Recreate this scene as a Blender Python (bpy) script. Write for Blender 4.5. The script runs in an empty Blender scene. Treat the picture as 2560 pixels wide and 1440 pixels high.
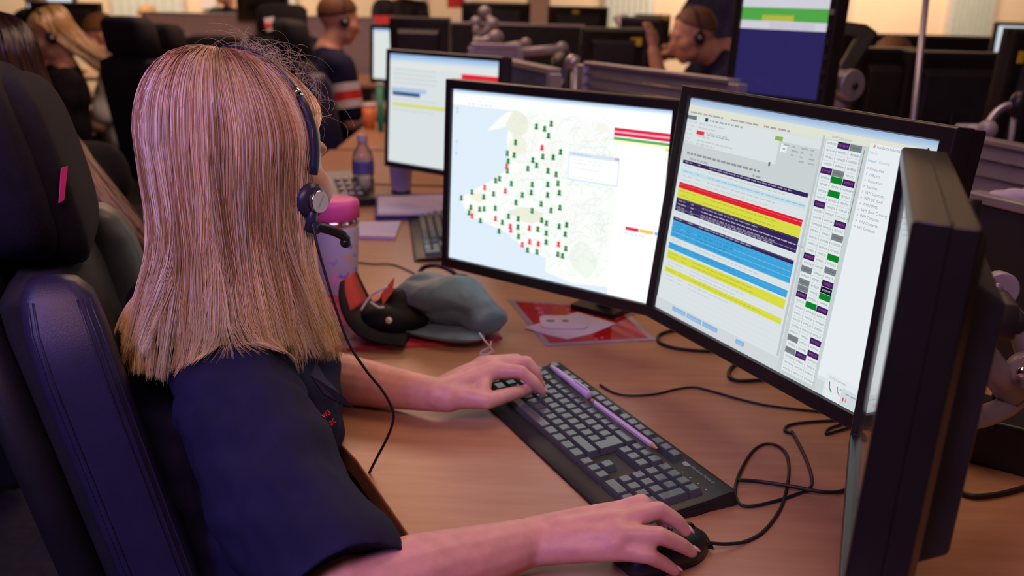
import bpy, bmesh, math, random
import numpy as np
from mathutils import Vector, Matrix, Quaternion

random.seed(7)
rng = np.random.default_rng(7)
S = bpy.context.scene
COL = S.collection
R = math.radians

# ------------------------------------------------------------------ camera
CAM = Vector((0.0, 0.0, 1.30)); FPX = 2366.0; PPX, PPY = 1280.0, 840.0
PITCH, ROLL = R(19.64), R(1.47)
_F = Vector((0, math.cos(PITCH), -math.sin(PITCH)))
_R0 = Vector((1, 0, 0)); _U0 = _R0.cross(_F)
_R = _R0 * math.cos(ROLL) + _U0 * math.sin(ROLL)
_U = -_R0 * math.sin(ROLL) + _U0 * math.cos(ROLL)
cd = bpy.data.cameras.new('camera'); cam = bpy.data.objects.new('camera', cd); COL.objects.link(cam)
cam.matrix_world = Matrix(((_R.x, _U.x, -_F.x, CAM.x), (_R.y, _U.y, -_F.y, CAM.y), (_R.z, _U.z, -_F.z, CAM.z), (0, 0, 0, 1)))
cd.sensor_width = 36.0; cd.sensor_fit = 'HORIZONTAL'; cd.lens = 36.0 * FPX / 2560.0
cd.shift_y = (PPY - 720.0) / 2560.0
cd.clip_start = 0.05; cd.clip_end = 60
cd.dof.use_dof = True; cd.dof.focus_distance = 1.06; cd.dof.aperture_fstop = 4.6
S.camera = cam

# ------------------------------------------------------------------ world, exposure, room lamps
S.view_settings.view_transform = 'Standard'; S.view_settings.look = 'None'
S.view_settings.gamma = 1.0; S.view_settings.use_curve_mapping = False
S.view_settings.exposure = 0.0
S.cycles.use_denoising = True
S.cycles.max_bounces = 6
S.cycles.sample_clamp_indirect = 4.0
w = bpy.data.worlds.new('world'); S.world = w; w.use_nodes = True
w.node_tree.nodes['Background'].inputs[0].default_value = (0.10, 0.09, 0.16, 1)
w.node_tree.nodes['Background'].inputs[1].default_value = 0.25

def area(name, loc, target, size, color, power, sy=None, spread=180):
    l = bpy.data.lights.new(name, 'AREA'); l.energy = power; l.color = color
    l.shape = 'RECTANGLE'; l.size = size; l.size_y = sy or size; l.spread = R(spread)
    o = bpy.data.objects.new(name, l); COL.objects.link(o); o.location = loc
    o.rotation_euler = (Vector(target) - Vector(loc)).to_track_quat('-Z', 'Y').to_euler()
    return o
area('ceiling_lamp_violet', (-1.3, -1.1, 2.5), (-0.75, 0.75, 0.75), 0.8, (0.36, 0.29, 1.0), 10, spread=80)
area('ceiling_lamp_pink', (-0.2, -0.3, 2.66), (-0.1, 1.0, 0.7), 0.9, (1.0, 0.50, 0.52), 27)
area('ceiling_lamp_warm', (0.5, 1.9, 2.66), (0.2, 1.7, 0.0), 1.2, (1.0, 0.66, 0.45), 16)
area('ceiling_lamp_mid', (-0.8, 4.6, 2.66), (-0.8, 4.6, 0.0), 1.5, (1.0, 0.60, 0.42), 42)
area('ceiling_lamp_far_left', (-3.2, 8.0, 2.66), (-3.2, 9.2, 0.6), 2.6, (1.0, 0.70, 0.46), 120, 0.6)
area('ceiling_lamp_far_right', (2.6, 8.0, 2.66), (2.6, 9.2, 0.6), 3.4, (1.0, 0.70, 0.46), 170, 0.6)

# ------------------------------------------------------------------ placing helpers: a picture direction met with a height or a depth
def _ray(x, y): return _R * ((x - PPX) / FPX) - _U * ((y - PPY) / FPX) + _F
def onz(x, y, z): d = _ray(x, y); return CAM + d * ((z - CAM.z) / d.z)
def aty(x, y, Y): d = _ray(x, y); return CAM + d * (Y / d.y)
def atd(x, y, D): return CAM + _ray(x, y) * D

# ------------------------------------------------------------------ materials
MATS = {}
def mat(name, color, rough=0.5, metal=0.0, var=0.0, vscale=20.0, bump=0.0, bscale=200.0, spec=0.5, coat=0.0, trans=0.0, emit=None, estr=0.0, sheen=0.0, ior=1.45, sss=0.0):
    if name in MATS: return MATS[name]
    m = bpy.data.materials.new(name); m.use_nodes = True; MATS[name] = m
    nt = m.node_tree; b = nt.nodes['Principled BSDF']; L = nt.links
    c = (*color[:3], 1)
    b.inputs['Base Color'].default_value = c; b.inputs['Roughness'].default_value = rough
    b.inputs['Metallic'].default_value = metal; b.inputs['Specular IOR Level'].default_value = spec
    b.inputs['Coat Weight'].default_value = coat; b.inputs['Transmission Weight'].default_value = trans
    b.inputs['IOR'].default_value = ior; b.inputs['Sheen Weight'].default_value = sheen
    if sss: b.inputs['Subsurface Weight'].default_value = sss; b.inputs['Subsurface Radius'].default_value = (0.012, 0.005, 0.003); b.inputs['Subsurface Scale'].default_value = 0.5
    if emit: b.inputs['Emission Color'].default_value = (*emit, 1); b.inputs['Emission Strength'].default_value = estr
    tc = nt.nodes.new('ShaderNodeTexCoord')
    if var:
        n = nt.nodes.new('ShaderNodeTexNoise'); n.inputs['Scale'].default_value = vscale; n.inputs['Detail'].default_value = 4
        L.new(tc.outputs['Object'], n.inputs['Vector'])
        r = nt.nodes.new('ShaderNodeValToRGB')
        r.color_ramp.elements[0].position = 0.3; r.color_ramp.elements[1].position = 0.7
        r.color_ramp.elements[0].color = tuple(max(0, v * (1 - var)) for v in c[:3]) + (1,)
        r.color_ramp.elements[1].color = tuple(min(1, v * (1 + var)) for v in c[:3]) + (1,)
        L.new(n.outputs['Fac'], r.inputs['Fac']); L.new(r.outputs['Color'], b.inputs['Base Color'])
    if bump:
        n2 = nt.nodes.new('ShaderNodeTexNoise'); n2.inputs['Scale'].default_value = bscale; n2.inputs['Detail'].default_value = 3
        L.new(tc.outputs['Object'], n2.inputs['Vector'])
        bp = nt.nodes.new('ShaderNodeBump'); bp.inputs['Strength'].default_value = bump; bp.inputs['Distance'].default_value = 0.002
        L.new(n2.outputs['Fac'], bp.inputs['Height']); L.new(bp.outputs['Normal'], b.inputs['Normal'])
    return m

def attr_mat(name, strength, rough=0.25, base=0.0, spec=0.4):
    """colours come from the mesh's face colours: flat print or a lit display"""
    m = bpy.data.materials.new(name); m.use_nodes = True; nt = m.node_tree; b = nt.nodes['Principled BSDF']
    a = nt.nodes.new('ShaderNodeAttribute'); a.attribute_name = 'col'
    if strength:
        b.inputs['Base Color'].default_value = (base, base, base, 1)
        nt.links.new(a.outputs['Color'], b.inputs['Emission Color']); b.inputs['Emission Strength'].default_value = strength
    else:
        nt.links.new(a.outputs['Color'], b.inputs['Base Color'])
    b.inputs['Roughness'].default_value = rough; b.inputs['Specular IOR Level'].default_value = spec
    return m

def wood_mat(name, c0, c1):
    m = bpy.data.materials.new(name); m.use_nodes = True; nt = m.node_tree; b = nt.nodes['Principled BSDF']; L = nt.links
    tc = nt.nodes.new('ShaderNodeTexCoord'); mp = nt.nodes.new('ShaderNodeMapping')
    mp.inputs['Rotation'].default_value = (0, 0, R(25)); mp.inputs['Scale'].default_value = (3, 26, 8)
    n = nt.nodes.new('ShaderNodeTexNoise'); n.inputs['Scale'].default_value = 2.2; n.inputs['Detail'].default_value = 7; n.inputs['Roughness'].default_value = 0.62
    n3 = nt.nodes.new('ShaderNodeTexNoise'); n3.inputs['Scale'].default_value = 180; n3.inputs['Detail'].default_value = 2
    r = nt.nodes.new('ShaderNodeValToRGB')
    r.color_ramp.elements[0].position = 0.32; r.color_ramp.elements[1].position = 0.68
    r.color_ramp.elements[0].color = (*c0, 1); r.color_ramp.elements[1].color = (*c1, 1)
    mx = nt.nodes.new('ShaderNodeMixRGB'); mx.blend_type = 'MULTIPLY'; mx.inputs['Fac'].default_value = 0.18
    L.new(tc.outputs['Object'], mp.inputs['Vector']); L.new(mp.outputs['Vector'], n.inputs['Vector']); L.new(mp.outputs['Vector'], n3.inputs['Vector'])
    L.new(n.outputs['Fac'], r.inputs['Fac']); L.new(r.outputs['Color'], mx.inputs['Color1']); L.new(n3.outputs['Color'], mx.inputs['Color2'])
    L.new(mx.outputs['Color'], b.inputs['Base Color'])
    b.inputs['Roughness'].default_value = 0.36; b.inputs['Specular IOR Level'].default_value = 0.55
    return m

# ------------------------------------------------------------------ mesh helpers
def empty(name, loc=(0, 0, 0), rz=0.0):
    o = bpy.data.objects.new(name, None); COL.objects.link(o); o.location = loc; o.rotation_euler = (0, 0, rz); o.empty_display_size = 0.05
    return o
def tag(o, label=None, cat=None, group=None, kind=None):
    if label: o['label'] = label
    if cat: o['category'] = cat
    if group: o['group'] = group
    if kind: o['kind'] = kind
    return o

class MB:
    def __init__(s): s.v = []; s.f = []; s.c = []; s.col = (1, 1, 1); s.M = None
    def add(s, vs, fs):
        b = len(s.v)
        if s.M is not None: vs = [tuple(s.M @ Vector(p)) for p in vs]
        s.v += [tuple(p) for p in vs]; s.f += [tuple(b + i for i in f) for f in fs]; s.c += [s.col] * len(fs)
        return s
    def box(s, c, size, rot=None):
        hx, hy, hz = size[0] / 2, size[1] / 2, size[2] / 2
        vs = [Vector((sx * hx, sy * hy, sz * hz)) for sx in (-1, 1) for sy in (-1, 1) for sz in (-1, 1)]
        if rot is not None: vs = [rot @ p for p in vs]
        vs = [p + Vector(c) for p in vs]
        return s.add(vs, [(0, 1, 3, 2), (4, 6, 7, 5), (0, 4, 5, 1), (2, 3, 7, 6), (0, 2, 6, 4), (1, 5, 7, 3)])
    def box2(s, a, b):
        return s.box([(a[i] + b[i]) / 2 for i in range(3)], [abs(b[i] - a[i]) for i in range(3)])
    def prism(s, poly, z0, z1):
        n = len(poly); vs = [(x, y, z0) for x, y in poly] + [(x, y, z1) for x, y in poly]
        return s.add(vs, [tuple(range(n - 1, -1, -1)), tuple(range(n, 2 * n))] + [(i, (i + 1) % n, n + (i + 1) % n, n + i) for i in range(n)])
    def quad(s, a, b, c, d): return s.add([a, b, c, d], [(0, 1, 2, 3)])
    def loft(s, rings, cap=True, close=True):
        n = len(rings[0]); vs = [p for r in rings for p in r]; fs = []
        for k in range(len(rings) - 1):
            for i in range(n if close else n - 1):
                j = (i + 1) % n
                fs.append((k * n + i, k * n + j, (k + 1) * n + j, (k + 1) * n + i))
        if cap and close: fs.append(tuple(range(n - 1, -1, -1))); m = (len(rings) - 1) * n; fs.append(tuple(m + i for i in range(n)))
        return s.add(vs, fs)
    def tube(s, pts, rad, n=8, cap=True, flat=1.0, up=None):
        pts = [Vector(p) for p in pts]; rings = []
        if not hasattr(rad, '__len__'): rad = [rad] * len(pts)
        u = None
        for i, p in enumerate(pts):
            t = (pts[min(i + 1, len(pts) - 1)] - pts[max(i - 1, 0)])
            t = t.normalized() if t.length > 1e-9 else Vector((0, 0, 1))
            if u is None:
                u = Vector(up) if up else (Vector((0, 0, 1)) if abs(t.z) < 0.9 else Vector((1, 0, 0)))
            u = u - t * u.dot(t)
            u = u.normalized() if u.length > 1e-6 else t.orthogonal().normalized()
            v = t.cross(u)
            rings.append([p + (u * (math.cos(a) * flat) + v * math.sin(a)) * rad[i] for a in [2 * math.pi * k / n for k in range(n)]])
        return s.loft(rings, cap)
    def lathe(s, prof, n=24, c=(0, 0, 0), M=None):
        rings = [[Vector((r * math.cos(2 * math.pi * k / n), r * math.sin(2 * math.pi * k / n), z)) for k in range(n)] for r, z in prof]
        rings = [[(M @ p if M else p) + Vector(c) for p in r] for r in rings]
        return s.loft(rings)
    def ball(s, c, r, rot=None, nu=16, nv=10):
        r = Vector(r) if hasattr(r, '__len__') else Vector((r, r, r)); rings = []
        for j in range(nv + 1):
            th = math.pi * (0.02 + 0.96 * j / nv); ring = []
            for i in range(nu):
                a = 2 * math.pi * i / nu
                p = Vector((r.x * math.sin(th) * math.cos(a), r.y * math.sin(th) * math.sin(a), -r.z * math.cos(th)))
                ring.append((rot @ p if rot is not None else p) + Vector(c))
            rings.append(ring)
        return s.loft(rings)
    def mesh(s, name):
        me = bpy.data.meshes.new(name); me.from_pydata(s.v, [], s.f); me.validate(); me.update(); return me
    def build(s, name, m, parent=None, smooth=False, bevel=0.0, seg=2, sub=0, colors=False, fixn=True):
        me = bpy.data.meshes.new(name); me.from_pydata(s.v, [], s.f)
        if colors:
            a = me.attributes.new('col', 'FLOAT_COLOR', 'FACE')
            a.data.foreach_set('color', np.array([(*c, 1.0) for c in s.c], dtype=np.float32).ravel())
        elif fixn:
            bm = bmesh.new(); bm.from_mesh(me); bmesh.ops.recalc_face_normals(bm, faces=bm.faces); bm.to_mesh(me); bm.free()
        me.materials.append(m)
        o = bpy.data.objects.new(name, me); COL.objects.link(o)
        if parent is not None: o.parent = parent
        if smooth: me.polygons.foreach_set('use_smooth', [True] * len(me.polygons))
        if bevel:
            md = o.modifiers.new('bevel', 'BEVEL'); md.width = bevel; md.segments = seg; md.limit_method = 'ANGLE'; md.angle_limit = R(40)
            me.polygons.foreach_set('use_smooth', [True] * len(me.polygons)); md.harden_normals = True
        if sub:
            md = o.modifiers.new('sub', 'SUBSURF'); md.levels = sub; md.render_levels = sub
        return o

def spline(pts, n=8):
    """Catmull-Rom through the points"""
    P = [Vector(p) for p in pts]; out = []
    for i in range(len(P) - 1):
        p0, p1, p2, p3 = P[max(i - 1, 0)], P[i], P[i + 1], P[min(i + 2, len(P) - 1)]
        for k in range(n):
            t = k / n
            out.append(0.5 * ((2 * p1) + (p2 - p0) * t + (2 * p0 - 5 * p1 + 4 * p2 - p3) * t * t + (3 * p1 - p0 - 3 * p2 + p3) * t ** 3))
    out.append(P[-1]); return out

def remeshed(name, mb, m, voxel, parent=None, smooth_it=6, disp=None, loc0=None):
    """union of the overlapping closed shapes as one skin"""
    me = bpy.data.meshes.new('tmp'); me.from_pydata(mb.v, [], mb.f)
    bm = bmesh.new(); bm.from_mesh(me); bmesh.ops.recalc_face_normals(bm, faces=bm.faces); bm.to_mesh(me); bm.free()
    o = bpy.data.objects.new('tmp', me); COL.objects.link(o)
    rm = o.modifiers.new('r', 'REMESH'); rm.mode = 'VOXEL'; rm.voxel_size = voxel
    if smooth_it:
        sm = o.modifiers.new('s', 'SMOOTH'); sm.factor = 0.5; sm.iterations = smooth_it
    dg = bpy.context.evaluated_depsgraph_get(); dg.update()
    me2 = bpy.data.meshes.new_from_object(o.evaluated_get(dg)); bpy.data.objects.remove(o); bpy.data.meshes.remove(me)
    nv = len(me2.vertices); co = np.empty(nv * 3); me2.vertices.foreach_get('co', co); co = co.reshape(-1, 3)
    if disp is not None:
        no = np.empty(nv * 3); me2.vertices.foreach_get('normal', no); no = no.reshape(-1, 3); co = disp(co, no)
    if loc0 is not None: co = co - np.array(loc0)
    me2.vertices.foreach_set('co', co.ravel()); me2.update()
    me2.materials.clear(); me2.materials.append(m); me2.polygons.foreach_set('use_smooth', [True] * len(me2.polygons)); me2.name = name
    ob = bpy.data.objects.new(name, me2); COL.objects.link(ob)
    if parent is not None: ob.parent = parent
    return ob

_FONT = {}
def text_mesh(txt, size, align='LEFT'):
    """(verts, faces) of a line of lettering in the xz plane, baseline at 0"""
    k = (txt, align)
    if k not in _FONT:
        cu = bpy.data.curves.new('t', 'FONT'); cu.body = txt; cu.size = 1.0; cu.align_x = align; cu.resolution_u = 2; cu.fill_mode = 'FRONT'
        o = bpy.data.objects.new('t', cu); me = bpy.data.meshes.new_from_object(o)
        _FONT[k] = ([tuple(v.co) for v in me.vertices], [tuple(p.vertices) for p in me.polygons])
        bpy.data.objects.remove(o); bpy.data.curves.remove(cu); bpy.data.meshes.remove(me)
    vs, fs = _FONT[k]
    return [(x * size, y * size) for x, y, _ in vs], fs

def copy_tree(o, parent=None):
    c = o.copy(); COL.objects.link(c); c.parent = parent
    for ch in o.children: copy_tree(ch, c)
    return c

DZ = 0.735   # worktop height

# ------------------------------------------------------------------ common materials
M_wood = wood_mat('beech_veneer', (0.40, 0.195, 0.100), (0.48, 0.250, 0.140))
M_edge = mat('worktop_edge', (0.30, 0.13, 0.06), 0.5, var=0.2)
M_blk = mat('black_plastic', (0.012, 0.011, 0.014), 0.38, var=0.15, bump=0.08, bscale=900)
M_blk2 = mat('dark_plastic', (0.02, 0.019, 0.024), 0.5, var=0.2, bump=0.1, bscale=700)
M_mon = mat('monitor_housing', (0.016, 0.013, 0.014), 0.34, var=0.12, bump=0.05, bscale=1200)
M_rub = mat('cable_rubber', (0.012, 0.011, 0.015), 0.5, var=0.2)
M_silver = mat('silver_paint', (0.42, 0.40, 0.44), 0.35, 0.6, var=0.1)
M_grey = mat('grey_paint', (0.30, 0.28, 0.33), 0.45, 0.2, var=0.1)
M_chrome = mat('chrome', (0.75, 0.75, 0.78), 0.12, 1.0, var=0.05)
M_paper = mat('paper', (0.62, 0.60, 0.66), 0.7, var=0.04)
M_dark = mat('dark_fabric', (0.010, 0.009, 0.014), 0.8, var=0.3, bump=0.3, bscale=600)
M_yellow = mat('yellow_print', (0.75, 0.55, 0.03), 0.6, var=0.1)
M_red = mat('red_print', (0.62, 0.03, 0.035), 0.5, var=0.08)

# ------------------------------------------------------------------ room
def struct(name, mb, m, **k):
    o = mb.build(name, m, **k); o['kind'] = 'structure'; return o
X0, X1, Y0, Y1, ZC = -7.0, 7.0, -2.6, 9.4, 2.75
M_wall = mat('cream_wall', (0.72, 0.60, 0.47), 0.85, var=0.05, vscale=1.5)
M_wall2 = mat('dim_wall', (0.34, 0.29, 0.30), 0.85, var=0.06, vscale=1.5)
struct('floor', MB().box2((X0, Y0, -0.1), (X1, Y1, 0)), mat('carpet', (0.016, 0.015, 0.024), 0.95, var=0.3, vscale=40, bump=0.4, bscale=300))
struct('ceiling', MB().box2((X0, Y0, ZC), (X1, Y1, ZC + 0.1)), mat('ceiling_board', (0.5, 0.48, 0.5), 0.9, var=0.04))
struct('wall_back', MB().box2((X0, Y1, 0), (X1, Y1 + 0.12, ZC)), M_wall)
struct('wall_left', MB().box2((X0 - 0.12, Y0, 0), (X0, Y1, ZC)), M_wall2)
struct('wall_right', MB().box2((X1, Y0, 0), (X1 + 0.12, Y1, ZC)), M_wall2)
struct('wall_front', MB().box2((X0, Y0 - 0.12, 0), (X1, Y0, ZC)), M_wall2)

# ------------------------------------------------------------------ the worktop she sits at
desk = empty('desk', (0.3, 1.7, 0))
tag(desk, 'large beech veneer worktop the operator works at, under keyboard and monitors', 'desk')
def loc(o, p): return tuple(Vector(p) - o.location)
outline = [(0.12, 0.36), (-0.02, 0.735), (-0.09, 0.875), (-0.197, 1.093), (-0.36, 1.35), (-0.52, 1.62), (-0.70, 2.1), (-0.78, 2.96), (0.75, 2.96), (0.80, 2.3), (1.45, 1.9), (1.45, 0.36)]
ol = [(x - 0.3, y - 1.7) for x, y in outline]
MB().prism(ol, DZ - 0.026, DZ).build('worktop', M_wood, desk, bevel=0.002)
n = len(ol); mbe = MB()
for i in range(n):
    a, b = Vector((*ol[i], 0)), Vector((*ol[(i + 1) % n], 0)); t = (b - a).normalized(); q = Vector((t.y, -t.x, 0)) * 0.0015
    if Vector((*ol[i], 0)).dot(q) < 0: q = -q
    mbe.add([a + q + Vector((0, 0, DZ - 0.026)), b + q + Vector((0, 0, DZ - 0.026)), b + q + Vector((0, 0, DZ - 0.002)), a + q + Vector((0, 0, DZ - 0.002))], [(0, 1, 2, 3)])
mbe.build('edge_band', M_edge, desk)
for (x, y) in [(1.3, 0.55), (1.3, 1.75), (-0.55, 2.75), (0.6, 2.75), (0.35, 1.5)]:
    MB().box2((x - 0.3 - 0.03, y - 1.7 - 0.03, 0), (x - 0.3 + 0.03, y - 1.7 + 0.03, DZ - 0.026)).build('leg', M_grey, desk, bevel=0.004)
# ------------------------------------------------------------------ monitors
class Screen:
    """a display face: coloured quads in (u right, v down), each layer a hair in front of the last"""
    def __init__(s, W, H): s.W, s.H, s.mb, s.k = W, H, MB(), 0
    def _p(s, u, v): return (-s.W / 2 + u * s.W, -0.00004 * s.k, s.H - v * s.H)
    def rect(s, u0, v0, u1, v1, c, layer=True):
        if layer: s.k += 1
        s.mb.col = c; s.mb.quad(s._p(u0, v1), s._p(u1, v1), s._p(u1, v0), s._p(u0, v0))
    def grad(s, v0, v1, c0, c1, n=10):
        s.k += 1
        for i in range(n):
            t = i / (n - 1); s.rect(0, v0 + (v1 - v0) * i / n, 1, v0 + (v1 - v0) * (i + 1) / n, tuple(c0[j] * (1 - t) + c1[j] * t for j in range(3)), False)
    def poly(s, pts, c):
        s.k += 1; s.mb.col = c; s.mb.add([s._p(u, v) for u, v in pts], [tuple(range(len(pts)))])
    def line(s, a, b, wd, c):
        a, b = Vector(a), Vector(b); t = (b - a); q = Vector((-t.y, t.x)).normalized() * wd / 2; q2 = Vector((q.x, q.y * s.W / s.H))
        s.mb.col = c; s.mb.quad(s._p(*(a - q2)), s._p(*(b - q2)), s._p(*(b + q2)), s._p(*(a + q2)))
    def words(s, u, v, h, length, c, seed=0):
        """a line of type too small to read"""
        r = random.Random(seed); x = u
        while x < u + length:
            l = r.uniform(0.008, 0.028)
            s.mb.col = c; s.mb.quad(s._p(x, v + h), s._p(x + l, v + h), s._p(x + l, v), s._p(x, v)); x += l + 0.005
    def text(s, u, v, size, txt, c):
        vs, fs = text_mesh(txt, size * s.H); s.mb.col = c; o = s._p(u, v)
        s.mb.add([(o[0] + x, o[1], o[2] + y) for x, y in vs], fs)

def monitor(name, label, tl, yaw, tilt, W, H, screen_fn=None, strength=1.0, bez=(0.016, 0.017, 0.020), depth=0.045, bulge=True, stand='foot', group=None, dz=DZ, foot_dy=0.10, post_dy=0.16, glossy=None, smat=None, cat='monitor'):
    """tl = upper left corner of the display; the local y axis points behind the screen"""
    tl = Vector(tl); ax = Vector((math.cos(yaw), math.sin(yaw), 0)); ny = Vector((-math.sin(yaw), math.cos(yaw), 0))
    bot = tl + ax * W / 2 - (Vector((0, 0, 1)) * math.cos(tilt) + ny * math.sin(tilt)) * H     # middle of the display's lower edge
    root = empty(name, (bot.x, bot.y, dz), yaw); tag(root, label, cat, group)
    z0 = bot.z - dz
    T = Matrix.Translation((0, 0, z0)) @ Matrix.Rotation(-tilt, 4, 'X')     # tilted head: x right, y back, z up from the lower edge
    b, bt, bb = bez; w2 = W / 2
    f = MB(); f.M = T; yf, yb = -0.006, depth
    # bezel ring with a step down to the display
    ring = lambda x, zt, zb, y: [(-x, y, zb), (x, y, zb), (x, y, zt), (-x, y, zt)]
    f.loft([ring(w2, H, 0, 0.001), ring(w2 + 0.0015, H + 0.0015, -0.0015, yf), ring(w2 + b - 0.002, H + bt - 0.002, -bb + 0.002, yf), ring(w2 + b, H + bt, -bb, yf + 0.003), ring(w2 + b, H + bt, -bb, yb * 0.42)], cap=False)
    f.build('bezel', M_mon, root, bevel=0.0015)
    k = MB(); k.M = T
    k.loft([ring(w2 + b - 0.001, H + bt - 0.001, -bb + 0.001, yb * 0.42), ring(w2 + b - 0.001, H + bt - 0.001, -bb + 0.001, yb * 0.85), ring(w2 + b - 0.014, H + bt - 0.012, -bb + 0.012, yb)])
    k.build('back_shell', M_mon, root, bevel=0.002)
    if bulge:
        k = MB(); k.M = T
        k.loft([ring(w2 * 0.80, H * 0.90, H * 0.10, yb - 0.002), ring(w2 * 0.74, H * 0.84, H * 0.14, yb + 0.026)])
        k.build('rear_cover', M_blk2, root, bevel=0.004)
        for i in range(9):
            v = MB(); v.M = T; v.box((0, yb + 0.0285, H * 0.22 + i * 0.006), (w2 * 1.1, 0.003, 0.0025)); v.build('vent', M_blk, root)
    sc = Screen(W, H); sc.mb.M = T
    if screen_fn: screen_fn(sc)
    else: sc.rect(0, 0, 1, 1, (0.01, 0.01, 0.012))
    sc.mb.build('screen', smat or attr_mat(name + '_display', strength, 0.22, 0.004), root, colors=True)
    if stand == 'foot':
        c = MB(); zt = z0 + H * 0.45
        c.loft([[(-0.03, foot_dy + 0.012, 0.01), (0.03, foot_dy + 0.012, 0.01), (0.03, foot_dy + 0.04, 0.01), (-0.03, foot_dy + 0.04, 0.01)],
                [(-0.03, depth + 0.02, zt), (0.03, depth + 0.02, zt), (0.03, depth + 0.05, zt), (-0.03, depth + 0.05, zt)]])
        c.build('stand_column', M_blk, root, bevel=0.004)
        pl = MB(); pl.prism([(0.12 * math.cos(a), foot_dy + 0.02 + 0.085 * math.sin(a)) for a in [2 * math.pi * i / 28 for i in range(28)]], 0.0, 0.012)
        pl.build('stand_base', M_blk, root, bevel=0.003)
    elif stand == 'post':
        zt = z0 + H * 0.5; yp = depth + post_dy
        a = MB(); a.box((0, depth + 0.034, zt), (0.10, 0.014, 0.10)); a.build('mount_plate', M_blk2, root, bevel=0.003)
        a = MB(); a.tube([(0, depth + 0.04, zt), (0, yp, zt)], 0.016, 12); a.build('stub', M_blk2, root, smooth=True)
        a = MB(); a.tube([(0, yp, 0.0), (0, yp, zt + 0.03)], 0.017, 14); a.build('post', M_blk, root, smooth=True)
        a = MB(); a.box((0, yp, 0.006), (0.10, 0.09, 0.012)); a.build('clamp', M_blk, root, bevel=0.003)
    elif stand == 'arm':
        zt = z0 + H * 0.5; y = depth + 0.03
        a = MB(); a.M = None; a.box((0, y + 0.012, zt), (0.09, 0.012, 0.09)); a.build('mount_plate', M_grey, root, bevel=0.003)
        a = MB(); a.tube([(0, y + 0.02, zt), (0, y + 0.07, zt - 0.02), (0.0, y + 0.10, zt - 0.07), (0, y + 0.11, 0.02)], 0.017, 10); a.build('arm', M_grey, root, smooth=True)
        a = MB(); a.lathe([(0.045, 0), (0.045, 0.02), (0.022, 0.026)], 20, (0, y + 0.11, 0.0)); a.build('clamp', M_grey, root, smooth=False, bevel=0.002)
    return root, T

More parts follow.
